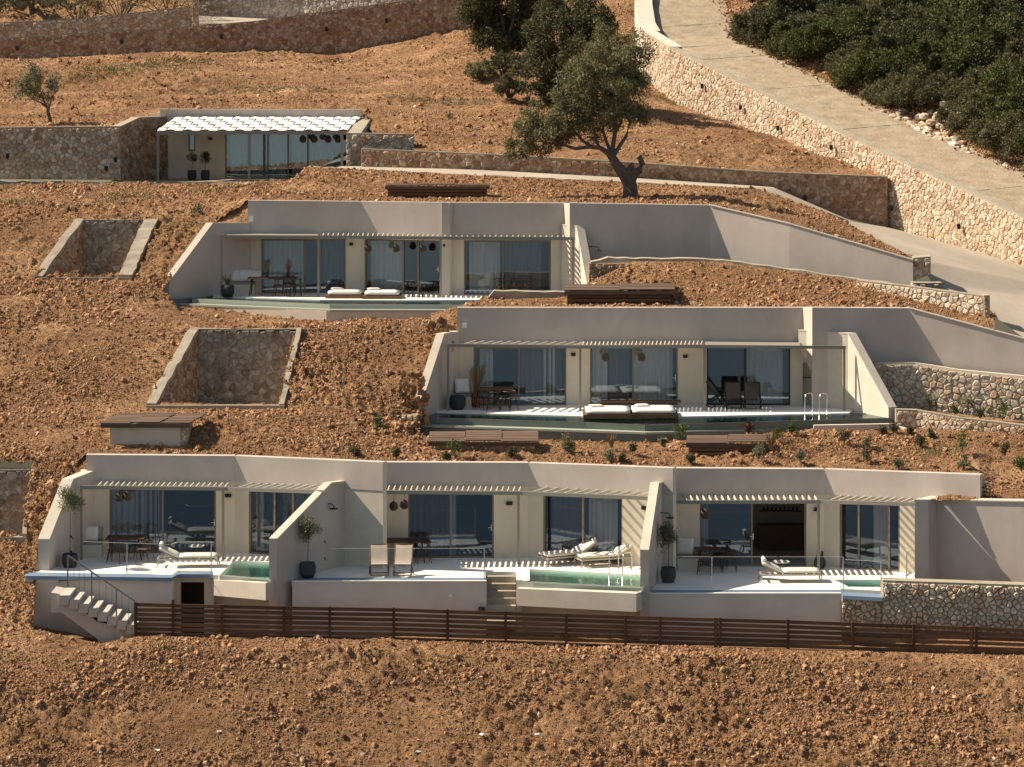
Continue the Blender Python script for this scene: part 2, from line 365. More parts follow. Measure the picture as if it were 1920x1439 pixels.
# ---------------------------------------------------------------- stone walls
def clip(poly, a, b, c):          # keep a*x+b*y<=c
    out = []
    n = len(poly)
    for i in range(n):
        p = poly[i]; q = poly[(i+1) % n]; fp = a*p[0]+b*p[1]-c; fq = a*q[0]+b*q[1]-c
        if fp <= 0: out.append(p)
        if fp*fq < 0:
            t = fp/(fp-fq); out.append((p[0]+t*(q[0]-p[0]), p[1]+t*(q[1]-p[1])))
    return out
def stones(parent, st, size, m, seed, n=(1e9,), depth=.04, gap=.013, limit=300, lying=1.25, missing=0.):
    rd = random.Random(seed); L = [0]
    for i in range(len(st)-1): L.append(L[-1]+math.hypot(st[i+1][0]-st[i][0], st[i+1][1]-st[i][1]))
    def at(u):
        for i in range(len(st)-1):
            if u <= L[i+1] or i == len(st)-2:
                t = (u-L[i])/max(1e-6, L[i+1]-L[i]); a, b = st[i], st[i+1]
                dx, dy = b[0]-a[0], b[1]-a[1]; l = math.hypot(dx, dy)
                return a[0]+dx*t, a[1]+dy*t, a[2]+(b[2]-a[2])*t, a[3]+(b[3]-a[3])*t, dy/l, -dx/l, (b[2]-a[2])/l, (b[3]-a[3])/l
    size *= .76; w_ = size*lying; h_ = size/lying*.95
    z0 = min(s[2] for s in st); z1 = max(s[3] for s in st)
    nu = int(L[-1]/w_)+3; nv = int((z1-z0)/h_)+3
    pt = {}
    for j in range(-2, nv+2):
        for i in range(-2, nu+2):
            if rd.random() < .17: continue        # gaps make some stones bigger
            pt[i, j] = ((i+(j % 2)*.5-.5+rd.uniform(-.43, .43))*w_, z0+(j-.5+rd.uniform(-.43, .43))*h_)
    cells = []
    for (i, j), (u, v) in pt.items():
        if u < -w_*.6 or u > L[-1]+w_*.6: continue
        a = at(min(max(u, 0), L[-1]))
        if v < a[2]-h_ or v > a[3]+h_*.6: continue
        poly = [(u-w_*1.4, v-h_*1.4), (u+w_*1.4, v-h_*1.4), (u+w_*1.4, v+h_*1.4), (u-w_*1.4, v+h_*1.4)]
        for di in (-2, -1, 0, 1, 2):
            for dj in (-2, -1, 0, 1, 2):
                q = pt.get((i+di, j+dj))
                if q and (di or dj):
                    nx, ny = q[0]-u, q[1]-v; poly = clip(poly, nx, ny, (q[0]**2+q[1]**2-u*u-v*v)/2)
                    if len(poly) < 3: break
            if len(poly) < 3: break
        if len(poly) < 3: continue
        poly = clip(clip(poly, -1, 0, -.01), 1, 0, L[-1]-.01)
        if len(poly) < 3: continue
        uc = min(max(u, 0), L[-1])
        poly = clip(poly, -a[7], 1, a[3]-a[7]*uc-.012)
        if len(poly) < 3: continue
        poly = clip(poly, a[6], -1, -(a[2]-a[6]*uc))
        if len(poly) < 3: continue
        # drop tiny edges
        pp = [p for k, p in enumerate(poly) if math.hypot(p[0]-poly[k-1][0], p[1]-poly[k-1][1]) > .02]
        if len(pp) < 3: continue
        ar = abs(sum(pp[k-1][0]*pp[k][1]-pp[k][0]*pp[k-1][1] for k in range(len(pp))))/2
        if ar < .003 or rd.random() < missing: continue
        cells.append((ar, pp))
    cells.sort(key=lambda c: -c[0])
    joined = MB()
    for k, (ar, pp) in enumerate(cells):
        cu = sum(p[0] for p in pp)/len(pp); cv = sum(p[1] for p in pp)/len(pp); sz = math.sqrt(ar)
        dp = depth*rd.uniform(.45, 1.25)*min(1.3, sz/size+.2); vs = []
        tx = rd.uniform(-.35, .35)*dp/sz; ty = rd.uniform(-.35, .35)*dp/sz
        for ring, (sh, dd) in enumerate(((1-gap/sz, -.012), (1-gap/sz-.05, dp*.55), (.62, dp))):
            for p in pp:
                du, dv = p[0]-cu, p[1]-cv; s2 = sh*(1+rd.uniform(-.04, .04)) if ring else sh
                uu, vv = cu+du*s2, cv+dv*s2; e = dd+(tx*du+ty*dv if ring else 0)+(rd.uniform(-.12, .12)*dp if ring == 2 else 0)
                a = at(min(max(uu, 0), L[-1])); vs.append((a[0]+a[4]*e, a[1]+a[5]*e, vv))
        n_ = len(pp); fs = []
        for r_ in range(2):
            for q in range(n_): fs.append((r_*n_+q, r_*n_+(q+1) % n_, (r_+1)*n_+(q+1) % n_, (r_+1)*n_+q))
        fs.append(tuple(range(2*n_, 3*n_)))
        if sum(pp[q-1][0]*pp[q][1]-pp[q][0]*pp[q-1][1] for q in range(n_)) < 0: fs = [f[::-1] for f in fs]
        if k < limit: MB().add(vs, fs).build('stone', m, parent)
        else: joined.add(vs, fs)
    if joined.v: joined.build('small_stones', m, parent, kind='stuff')
    return cells
def S(*pts):    # (px, pytop, pybottom, D) -> stations
    r = []
    for px, pt_, pb, D in pts:
        a = P(px, pt_, D); b = P(px, pb, D); r.append((a.x, D, b.z, a.z))
    return r
def capstrip(parent, st, off, h=.05, over=.02, m=None, name='coping'):
    MB().run([(x, y-over, zt-.002, zt+h) for x, y, zb, zt in st], V(off)+V((0, over*2, 0))).build(name, m or M['conc'], parent)
def spots(parent, pts, r=.09):
    for px, py, D in pts:
        c = P(px, py, D); MB().box((c.x, c.y-.09, c.z), (.15, .16, .2)).lathe((c.x, c.y-.1, c.z-.15), [(.05, 0), (.06, .06)], 8).build('wall_lamp', M['black'], parent)
def stonewall(label, st, off, size, m, seed, cap=.05, lamps=(), limit=300, group=None, cat='stone wall', capm=None, **k):
    t = thing('stone_wall', label, cat, (st[0][0], st[0][1], st[0][2]), group=group)
    MB().run(st, off).build('wall_core', M['mortar'], t)
    stones(t, st, size, M[m], seed, limit=limit, **k)
    if cap: capstrip(t, st, off, cap, m=capm)
    spots(t, lamps)
    return t

# ---------------------------------------------------------------- terrain
WELLS = []
def well_holes():
    return [[(P(78, 520, 118.1).x, 118.15), (P(222, 520, 118.1).x, 118.15), (P(268, 415, 121).x, 121.1), (P(152, 415, 121).x, 121.1)],
            [(P(292, 762, 107).x, 107.2), (P(522, 762, 107).x, 107.2), (P(552, 620, 110.8).x, 110.9), (P(368, 620, 110.8).x, 110.9)],
            [(P(-120, 1008, 98.4).x, 98.6), (P(42, 1008, 98.4).x, 98.6), (P(60, 884, 101.2).x, 101.3), (P(-120, 884, 101.2).x, 101.3)]]
H = well_holes()
# embankment in front of the fence, falling towards the sea
patch([[(-500, 1740, 84.5), (960, 1790, 84), (2400, 1830, 83.5)], [(-500, 1420, 89.5), (960, 1442, 89.3), (2400, 1462, 88.8)],
       [(-500, 1230, 93), (60, 1222, 93), (300, 1214, 93), (960, 1232, 92.9), (1600, 1240, 92.9), (2400, 1250, 92.6)],
       [(-500, 1186, 94.4), (70, 1182, 94.4), (180, 1208, 94.2), (260, 1194, 94.2), (532, 1197, 94.2), (948, 1206, 94.2), (1062, 1214, 94.2), (1238, 1212, 94.2), (1478, 1218, 94.2), (1714, 1224, 94.2), (1920, 1230, 94.2), (2400, 1240, 94.2)]],
      step=.085, amp=.115, seed=3, rocks=75, big=1.0)
patch([[(62, 1182, 94.4), (180, 1208, 94.2), (532, 1197, 94.2), (948, 1206, 94.2), (1238, 1212, 94.2), (1920, 1230, 94.2), (2400, 1240, 94.2)],
       [(62, 1170, 97.5), (180, 1190, 98.5), (532, 1184, 98.5), (948, 1180, 98.5), (1238, 1186, 98.5), (1920, 1190, 98.5), (2400, 1190, 98.5)]], step=.3, amp=.03, rocks=0)
# far foot of the hill down to the sea
patch([[(-3000, 6000, 45), (5000, 6000, 45)], [(-1500, 2600, 75), (3500, 2600, 75)], [(-500, 1735, 84.7), (2400, 1835, 83.7)]], step=1.5, amp=.3, rocks=0)
# left slope beside the lowest villa
patch([[(-500, 1186, 94.4), (62, 1184, 94.4)], [(-500, 1080, 97), (66, 1092, 96.6)], [(-500, 1014, 98.4), (70, 1022, 98.2)], [(-500, 905, 100.6), (118, 905, 100.6)], [(-500, 852, 101.7), (163, 852, 101.7)]],
      step=.11, amp=.12, seed=11, holes=H, rocks=80, big=1.15, fine=1.3)
spread(88, 132, 905, 1010, 99.6, 40, .08, .2)
# roof terrace of the lowest row
gC = patch([[(-500, 852, 101.7), (160, 853, 101.7), (440, 854, 101.7), (715, 866, 101.5), (990, 867.5, 101.5), (1262, 877, 101.5), (1545, 879.5, 101.4), (1835, 889, 100.7), (1862, 925, 99.9), (2400, 950, 98.8)],
       [(-500, 790, 104.6), (150, 795, 104.4), (500, 785, 104.8), (640, 800, 104.6), (795, 828, 104.6), (990, 832, 104.6), (1262, 832, 104.6), (1545, 818, 104.8), (1690, 812, 105), (2400, 820, 105)],
       [(-500, 760, 106.6), (285, 766, 106.9), (530, 769, 106.9), (640, 766, 106.6), (775, 800, 105.5), (800, 828, 108), (1545, 805, 108), (1690, 805, 107), (2400, 800, 107)]],
      step=.11, amp=.075, seed=21, holes=[[(P(208, 800, 102.6).x, 102.6), (P(338, 800, 102.6).x, 102.6), (P(338, 800, 104).x, 104), (P(208, 800, 104).x, 104)]], rocks=70, big=1.0)
patch([[(1746, 937, 98.3), (2400, 946, 97.9)], [(1838, 910, 100.8), (2400, 925, 100.5)]], step=.12, amp=.07, seed=23, rocks=60)
# slope left of the middle villa
patch([[(-500, 760, 106.6), (285, 766, 106.9), (530, 769, 106.9), (640, 766, 106.8), (786, 812, 106.4)],
       [(-500, 690, 108.6), (300, 695, 108.7), (536, 695, 108.8), (680, 700, 108.7), (796, 735, 108.3)],
       [(-500, 612, 111.3), (360, 616, 111.1), (560, 617, 111.1), (700, 612, 111.6), (850, 618, 111.3)],
       [(-500, 585, 113.5), (250, 585, 113.8), (340, 588, 114.6), (612, 606, 114.4), (860, 598, 114.6)]],
      step=.115, amp=.12, seed=31, holes=H, rocks=60, big=1.0, fine=1.2)
spread(745, 800, 700, 812, 107.6, 80, .07, .2); spread(800, 848, 600, 690, 110.6, 45, .06, .2)
# slope left of the upper villa
patch([[(-500, 585, 113.5), (60, 585, 113.7), (250, 585, 113.8), (340, 588, 114.6)], [(-500, 522, 117.9), (70, 524, 117.9), (225, 525, 117.9), (305, 545, 117.3)],
       [(-500, 412, 121.3), (150, 411, 121.2), (305, 411, 121.2), (402, 420, 120.7)], [(-500, 392, 124), (150, 390, 124), (330, 385, 124), (468, 377, 121.2)], [(-500, 352, 136), (150, 347, 136), (380, 344, 136), (545, 343, 134.5)]],
      step=.12, amp=.11, seed=41, holes=H, rocks=50, big=1.05)
patch([[(378, 424, 120.5), (466.5, 422, 120.6)], [(378, 396, 122.2), (466.5, 374, 121.3)]], step=.12, amp=.06, rocks=50, seed=43)
patch([[(116, 908, 100.7), (163, 885, 100.75)], [(116, 850, 102.1), (163, 849, 102)]], step=.12, amp=.05, rocks=50, seed=44)
patch([[(808, 644, 111.2), (858.5, 624, 111.3)], [(808, 588, 113.3), (858.5, 575, 112)]], step=.12, amp=.05, rocks=50, seed=45)
# in front of the upper villa pool, running under it
patch([[(340, 588, 114.6), (612, 607, 114.3), (880, 604, 114.1)], [(340, 570, 118.8), (612, 590, 118.5), (880, 590, 118.5)]], step=.13, amp=.05, rocks=40)
# roof terrace of the middle villa and the bank behind it
patch([[(858, 578, 111.7), (1520, 578, 111.7), (1703, 579, 111.7), (1865, 618, 109.7)],
       [(880, 570, 113.6), (1055, 571, 113.8), (1300, 566, 113.8), (1600, 566, 112.8), (1865, 602, 110.4)],
       [(900, 560, 114.3), (1055, 558, 114.6), (1186, 530, 115.5), (1340, 532, 115.3), (1612, 548, 113.4), (1865, 598, 111)],
       [(905, 556, 114.6), (1055, 556, 115.2), (1186, 490, 116.8), (1340, 490, 116.8), (1612, 527, 114.6), (1865, 590, 112.5)]],
      step=.115, amp=.08, seed=51, rocks=75, big=1.0)
# roof terrace of the upper villa
patch([[(465, 377.5, 121), (843, 381.5, 121), (1060, 382, 120.8), (1332, 386, 120), (1500, 428, 118.3), (1712, 489, 116.6)],
       [(500, 363, 126), (843, 366, 126.5), (1060, 368, 126), (1332, 371, 125), (1520, 413, 121.2), (1714, 487.5, 117.1)],
       [(545, 343, 134), (578, 313.5, 133.3), (900, 330, 130.8), (1200, 344, 130), (1430, 356, 129.6), (1560, 405, 125), (1716, 487, 117.6)]],
      step=.13, amp=.09, seed=61, rocks=50, big=1.0)
# hillside behind the pavilion
patch([[(-500, 240, 140.2), (226, 238, 140.2), (262, 222, 143), (332, 206, 144.5), (676, 206.5, 144.5), (692, 242, 141), (722, 264, 139), (790, 285, 137), (1160, 307, 135.1), (1450, 327, 136), (1664, 334, 136.8)],
       [(-500, 222, 145), (226, 214, 145), (300, 200, 147), (676, 197, 147), (800, 222, 143), (1160, 272, 138.5), (1420, 280, 140), (1610, 309, 140)],
       [(-500, 186, 150), (300, 180, 150.5), (700, 186, 150.5), (1100, 222, 146.6), (1300, 218, 148.6), (1400, 244, 148.4)],
       [(-500, 172, 156), (100, 168, 156), (300, 166, 155.5), (420, 158, 156), (560, 166, 154), (700, 176, 152.5), (1100, 205, 149.2), (1262, 195, 154)],
       [(-500, 138, 157.4), (100, 134, 157.4), (300, 134, 156.8), (420, 142, 157.2), (560, 158, 156), (700, 164, 154.5), (1000, 170, 153.5), (1180, 165, 155.5), (1262, 192, 154.6)],
       [(-500, 120, 169), (60, 114, 169), (300, 98, 169), (470, 104, 169), (640, 108, 169), (880, 70, 168), (1060, 70, 166), (1206, 150, 160)],
       [(-500, 112, 170.6), (60, 106, 170.6), (300, 92, 170.6), (470, 92, 170.6), (640, 92, 170.6), (880, 45, 171), (1060, 25, 173), (1196, 20, 176)],
       [(-500, 108, 176), (60, 100, 176), (300, 86, 178), (640, 60, 180), (880, 10, 181), (1060, -20, 182), (1196, -50, 190)]],
      step=.15, amp=.11, seed=71, rocks=9, big=1.05, smax=.17, fine=.8)
# the hill above, out of the frame
patch([[(-1200, 112, 176), (60, 100, 176), (300, 88, 178), (640, 62, 180), (880, 12, 181), (1196, -48, 190), (1290, -60, 205), (1600, -60, 215), (3200, 0, 230)],
       [(-1600, -600, 300), (960, -700, 300), (3500, -700, 300)], [(-2500, -1700, 480), (960, -1900, 480), (4500, -1700, 480)]], step=1.6, amp=.5, rocks=0, seed=81)
# ground behind the retaining walls and paths at left, and the bank under the bushes
WT = [(1190, -40, 170), (1206, 60, 160), (1255, 90, 155), (1400, 162.5, 148.2), (1600, 262, 139.5), (1920, 410, 128), (2150, 515, 121)]
def offp(p, a, dz=0, k=1.):
    q = P(*p); n = V((.90, .43, 0)); q = q+n*a+V((0, 0, dz)); return (960+F*q.x/q.y, YH-F*q.z/q.y, q.y)
RL = [offp(p, .42, -.45) for p in WT]; RR = [offp(p, 5.7, -.12) for p in WT]
patch([[offp(p, 5.55, -.25) for p in WT], [offp(p, 7, .25) for p in WT], [offp(p, 12, 1.6) for p in WT], [offp(p, 24, 5) for p in WT], [offp(p, 45, 12) for p in WT]], step=.3, amp=.2, seed=91, rocks=14, big=1.5)
GV_ = np.concatenate(GV); GF_ = np.concatenate(GF)
me = bpy.data.meshes.new('hillside'); me.vertices.add(len(GV_)); me.vertices.foreach_set('co', GV_.ravel())
me.loops.add(GF_.size); me.loops.foreach_set('vertex_index', GF_.ravel().astype(np.int32)); me.polygons.add(len(GF_))
me.polygons.foreach_set('loop_start', np.arange(0, GF_.size, 4, dtype=np.int32)); me.update(calc_edges=True); me.materials.append(M['earth'])
me.polygons.foreach_set('use_smooth', np.ones(len(GF_), bool))
o = bpy.data.objects.new('hillside', me); C.objects.link(o); o['kind'] = 'structure'
# sea
MB().add([(-4000, -5000, -62), (4000, -5000, -62), (4000, 70, -62), (-4000, 70, -62)], [(0, 1, 2, 3)]).build('sea', M['sea'], kind='structure')
# road and drive
def strip(name, A, B, m, step=.4, amp=.02, thick=0):
    g = surf([A, B], step, amp, 5); ny, nx, _ = g.shape
    q = [(j*nx+i, j*nx+i+1, (j+1)*nx+i+1, (j+1)*nx+i) for j in range(ny-1) for i in range(nx-1)]
    me = bpy.data.meshes.new(name); me.from_pydata(g.reshape(-1, 3).tolist(), [], q); me.materials.append(m)
    me.polygons.foreach_set('use_smooth', [True]*len(me.polygons))
    o = bpy.data.objects.new(name, me); C.objects.link(o); o['kind'] = 'structure'; return o
rd_o = strip('road', RL, RR, M['road'], .25, .012)
for k in range(1, 8):
    u = (k+random.uniform(-.2, .2))/8*(len(WT)-1); i = int(u); f = u-i; a = P(*RL[i]).lerp(P(*RL[min(i+1, len(RL)-1)]), f); b = P(*RR[i]).lerp(P(*RR[min(i+1, len(RR)-1)]), f)
    MB().run([(a.x, a.y, a.z-.03, a.z+.008), (b.x, b.y, b.z-.03, b.z+.008)], (.012, -.02, 0)).build('expansion_joint', M['mortar'], rd_o)
for i in range(len(RR)-1):
    a, b = P(*RR[i]), P(*RR[i+1]); n_ = int((b-a).length*28)
    for _ in range(n_):
        q = a.lerp(b, random.random()); g__ = random.gauss(0, .35); s_ = random.uniform(.02, .07); ROCK.append(np.array([[q.x+g__*.9, q.y+g__*.43, q.z+.02, s_]]))
strip('driveway', [(1560, 404, 130), (1600, 424, 128), (1718, 486, 117.8), (1748, 531, 116.2), (1800, 560, 114), (1862, 592, 112), (1935, 645, 109.2), (2300, 760, 104)], [(1610, 421, 135.5), (1668, 427, 136.6), (1800, 463, 132), (1922, 499, 127.9), (2100, 565, 123.3), (2400, 650, 118), (2800, 740, 112), (3200, 900, 108)], M['drive'], .3, .012)
strip('path', [(545, 336, 135), (590, 318, 134), (900, 329, 131.5), (1200, 342, 130.6), (1430, 354, 130), (1562, 403, 127)], [(640, 312, 137), (700, 312, 136.5), (900, 319, 135), (1200, 335, 134.4), (1450, 351, 135.5), (1612, 421, 136.3)], M['drive'], .4, .01)
# ---- rubble: a point cloud instancing rough clods
RK = np.concatenate(ROCK)
print('rocks', len(RK), 'ground faces', len(GF_))
me = bpy.data.meshes.new('rubble'); me.vertices.add(len(RK)); me.vertices.foreach_set('co', RK[:, :3].ravel())
at_ = me.attributes.new('rs', 'FLOAT', 'POINT'); at_.data.foreach_set('value', RK[:, 3])
at_ = me.attributes.new('rr', 'FLOAT_VECTOR', 'POINT'); at_.data.foreach_set('vector', (rng.random((len(RK), 3))*6.28).ravel())
rub = bpy.data.objects.new('rubble', me); C.objects.link(rub)
tag(rub, 'loose clods and stones strewn over the red earth slopes', 'rubble', kind='stuff')
ng = bpy.data.node_groups.new('rubble', 'GeometryNodeTree')
ng.interface.new_socket('Geometry', in_out='INPUT', socket_type='NodeSocketGeometry'); ng.interface.new_socket('Geometry', in_out='OUTPUT', socket_type='NodeSocketGeometry')
gi = ng.nodes.new('NodeGroupInput'); go = ng.nodes.new('NodeGroupOutput'); gl_ = ng.links
join = ng.nodes.new('GeometryNodeJoinGeometry')
for k in range(4):
    ic = ng.nodes.new('GeometryNodeMeshIcoSphere'); ic.inputs['Radius'].default_value = 1; ic.inputs['Subdivisions'].default_value = 2 if k < 2 else 1
    sp = ng.nodes.new('GeometryNodeSetPosition'); gl_.new(ic.outputs[0], sp.inputs[0])
    nz = ng.nodes.new('ShaderNodeTexNoise'); nz.noise_dimensions = '4D'; nz.inputs['W'].default_value = k*3.7; nz.inputs['Scale'].default_value = 1.3
    vm = ng.nodes.new('ShaderNodeVectorMath'); vm.operation = 'SUBTRACT'; vm.inputs[1].default_value = (.5, .5, .5); gl_.new(nz.outputs['Color'], vm.inputs[0])
    vs_ = ng.nodes.new('ShaderNodeVectorMath'); vs_.operation = 'SCALE'; vs_.inputs['Scale'].default_value = 2.6; gl_.new(vm.outputs[0], vs_.inputs[0])
    gl_.new(vs_.outputs[0], sp.inputs['Offset'])
    tf = ng.nodes.new('GeometryNodeTransform'); tf.inputs['Scale'].default_value = (1, .85, .68); gl_.new(sp.outputs[0], tf.inputs[0])
    smt = ng.nodes.new('GeometryNodeSetMaterial'); smt.inputs['Material'].default_value = M['soilrock']; gl_.new(tf.outputs[0], smt.inputs[0])
    ti = ng.nodes.new('GeometryNodeGeometryToInstance'); gl_.new(smt.outputs[0], ti.inputs[0]); gl_.new(ti.outputs[0], join.inputs[0])
ip = ng.nodes.new('GeometryNodeInstanceOnPoints'); mp_ = ng.nodes.new('GeometryNodeMeshToPoints'); gl_.new(gi.outputs[0], mp_.inputs[0]); gl_.new(mp_.outputs[0], ip.inputs[0])
gl_.new(join.outputs[0], ip.inputs['Instance']); ip.inputs['Pick Instance'].default_value = True
ri = ng.nodes.new('FunctionNodeRandomValue'); ri.data_type = 'INT'; gl_.new(ri.outputs[2], ip.inputs['Instance Index'])
for s_ in ri.inputs:
    if s_.type == 'INT' and s_.name == 'Min': s_.default_value = 0
    if s_.type == 'INT' and s_.name == 'Max': s_.default_value = 3
na = ng.nodes.new('GeometryNodeInputNamedAttribute'); na.data_type = 'FLOAT'; na.inputs[0].default_value = 'rs'
nb = ng.nodes.new('GeometryNodeInputNamedAttribute'); nb.data_type = 'FLOAT_VECTOR'; nb.inputs[0].default_value = 'rr'
gl_.new([s_ for s_ in na.outputs if s_.enabled][0], ip.inputs['Scale']); gl_.new([s_ for s_ in nb.outputs if s_.enabled][0], ip.inputs['Rotation'])
gl_.new(ip.outputs[0], go.inputs[0])
md = rub.modifiers.new('scatter', 'NODES'); md.node_group = ng

# ---------------------------------------------------------------- stone walls, one by one
SC = .27
# big pale wall along the road
RW = [(1206, 60, 152, 160), (1255, 90, 192, 155), (1400, 162.5, 250, 148.2), (1600, 262, 345, 139.5), (1662, 291, 432, 137), (1800, 354.5, 466, 132.2), (1920, 410, 503, 128), (2150, 515, 600, 121)]
st = S(*RW)
t = stonewall('long pale stone retaining wall climbing beside the concrete road', st, (.40, .2, 0), .27, 'stone_pale', 1, cap=0, gap=.01,
              lamps=[(1316, 161, 151.8), (1388, 201, 148.4), (1458, 240, 145.3), (1558, 276, 140.9), (1671, 390, 136.3), (1797, 424, 132)])
capstrip(t, st, (.40, .2, 0), .06, m=M['conc'])
# its curved smooth upper end
pts = [(1190, -60, 172), (1192, 10, 165.5), (1197, 45, 162), (1206, 60, 160), (1255, 90, 155)]
t2 = thing('retaining_wall', 'smooth pale curved wall end at the top of the road', 'wall', P(1190, 0, 165))
stt = [(P(*p).x, p[2], P(*p).z-3.0, P(*p).z+.065) for p in pts]
MB().run(stt[:4], (.95, .3, 0)).run([stt[3], (stt[4][0], stt[4][1], stt[4][2], stt[4][3])], (.7, .25, 0)).build('wall_body', M['cap'], t2)
# terrace wall right of the pavilion (long low)
stonewall('long low stone wall behind the old olive tree, dropping to the driveway', S((677, 281, 312, 136.2), (900, 290, 324, 135.2), (1165, 305, 340, 134.6), (1450, 325, 352, 135.6), (1560, 329, 404, 136.1), (1664, 333, 428, 136.5)), (0, .35, 0), .32, 'stone_rust', 2, lamps=[(1509, 371, 135.8)], capm=M['conc'])
# pavilion right corner block and its return
stonewall('short stone wall at the right corner of the pavilion', S((649, 252, 312, 138), (776, 254, 300, 137.6)), (0, .45, 0), .32, 'stone', 3, cap=.06)
t = thing('stone_wall', 'sloping stone side wall behind the right end of the pavilion', 'stone wall', P(660, 250, 138.4))
a = P(652, 250, 138.5); b = P(672, 222, 143.2); st = [(a.x, a.y, a.z-2.3, a.z), (b.x, b.y, b.z-2.5, b.z)]
MB().run(st, (.62, 0, 0)).build('wall_core', M['conc'], t)
st2 = [(a.x+.62, a.y, a.z-1.2, a.z-.01), (b.x+.62, b.y, b.z-1, b.z-.01)]; stones(t, st2, .3, M['stone'], 31)
# left of the pavilion
stonewall('broad tawny stone wall left of the pavilion under the small olive tree', S((-260, 243, 336, 140), (0, 241, 336, 139.6), (226, 239, 338, 139.3)), (0, .4, 0), .30, 'stone', 4, lamps=[(15, 292, 139.4), (217, 299, 139), (200, 315, 139.1)], cap=.05)
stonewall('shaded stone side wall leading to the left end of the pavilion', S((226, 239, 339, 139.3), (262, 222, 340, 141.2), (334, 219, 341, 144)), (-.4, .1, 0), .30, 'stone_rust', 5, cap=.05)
# upper walls
stonewall('long brown stone retaining wall across the top of the slope', S((-260, 88, 124, 170), (0, 74, 122, 170), (120, 66, 112, 170), (370, 50, 104, 170), (480, 41, 110, 170), (640, 19, 114, 170), (760, 3, 98, 170), (900, -14, 78, 170)), (0, .45, 0), .31, 'stone_rust', 6, lamps=[(32, 90, 170), (228, 78, 170), (415, 68, 170), (612, 54, 170), (725, 39, 170)], cap=.05)
stonewall('pale stone parapet wall above the brown retaining wall at top left', S((-260, 52, 94, 176), (0, 44, 80, 176), (130, 38, 74, 176), (370, 13, 58, 176)), (0, .45, 0), .34, 'stone', 7, cap=.05)
stonewall('low stone block wall at the shadowed top left corner', S((-260, -60, 60, 186), (100, -60, 55, 186), (120, -60, 50, 186)), (0, .5, 0), .4, 'stone_rust', 8, cap=0)
stonewall('sunlit pale stone wall rising behind the top retaining wall', S((370, -20, 42, 182), (560, -60, 44, 181), (760, -70, 30, 179)), (.2, .5, 0), .34, 'stone_grey', 9, cap=0)
stonewall('slim stone pier at the end of the parapet wall, top left', S((360, -8, 50, 175.8), (371, -8, 50, 175.8)), (0, .6, 0), .3, 'stone', 10, cap=.05)
strip('path', [(371, 46, 176), (500, 42, 176)], [(371, 30, 181), (600, 40, 181)], M['drive'], .5, .01)
# driveway side walls
stonewall('stone end wall of the upper terrace beside the driveway', S((1712, 486, 527, 115.9), (1745, 483, 515, 115.8)), (.1, 1.2, 0), .27, 'stone', 11, cap=.04)
stonewall('low stone step wall at the foot of the terrace end', S((1712, 532, 542, 115), (1767, 532, 545, 115)), (0, .9, 0), .25, 'stone', 12, cap=.03)
stonewall('stone wall with a square end pillar between the bank and the driveway', S((1606, 527, 592, 114), (1700, 538, 606, 112.9), (1845, 557, 622, 110.9)), (.12, .32, 0), .27, 'stone_mix', 13, cap=.04)
stonewall('narrow square stone pillar closing the driveway wall', S((1845, 556, 617, 110.8), (1856, 556, 618, 110.8)), (0, .7, 0), .24, 'stone', 14, cap=.04)
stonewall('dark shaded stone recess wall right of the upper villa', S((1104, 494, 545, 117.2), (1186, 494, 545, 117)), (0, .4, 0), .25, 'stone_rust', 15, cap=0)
# right of the middle villa
tt = [(1640, 684, 775, 109.9), (1716, 684, 775, 109.9), (1800, 698, 778, 109.3), (1925, 710, 792, 108.4), (2300, 745, 830, 105.6)]
stonewall('tall stone terrace wall right of the middle villa', S(*tt), (0, .3, 0), .28, 'stone_mix', 16, cap=0)
stonewall('lower stone planter wall curving right of the middle villa pool', S((1680, 770, 800, 107.2), (1720, 771, 812, 107.1), (1800, 785, 818, 106.2), (1925, 800, 822, 105.2), (2300, 830, 850, 103)), (0, .3, 0), .24, 'stone_pale', 17, cap=.04)
# lowest right
stonewall('grey rubble stone wall closing the right end of the lowest villa', S((1655, 1091, 1186, 95.4), (1920, 1100, 1190, 94.9), (2300, 1115, 1200, 94.2)), (0, .5, 0), .215, 'stone_mix', 18, cap=.05, depth=.085, gap=.012)
stonewall('low stone footing wall below the right hand lowest pool', S((1577, 1121, 1176, 95.7), (1655, 1122, 1178, 95.6)), (0, .5, 0), .215, 'stone_mix', 19, cap=.04, depth=.085, gap=.012)
stonewall('rough stone pile wall left of the middle villa wing', S((700, 776, 800, 107.4), (784, 778, 810, 106.9)), (0, .4, 0), .24, 'stone', 20, cap=0, depth=.1)
# small filler ground on the planters
g_ = surf([[(1725, 772, 107.4), (1925, 801, 105.5), (2300, 831, 103.3)], [(1725, 768, 109.6), (1800, 777, 108.7), (1925, 790, 107), (2300, 825, 104)]], .2, .06, 3); ny, nx, _ = g_.shape
MB().add(g_.reshape(-1, 3).tolist(), [(j*nx+i, j*nx+i+1, (j+1)*nx+i+1, (j+1)*nx+i) for j in range(ny-1) for i in range(nx-1)]).build('planter_soil', M['earth'], kind='structure', smooth=True)

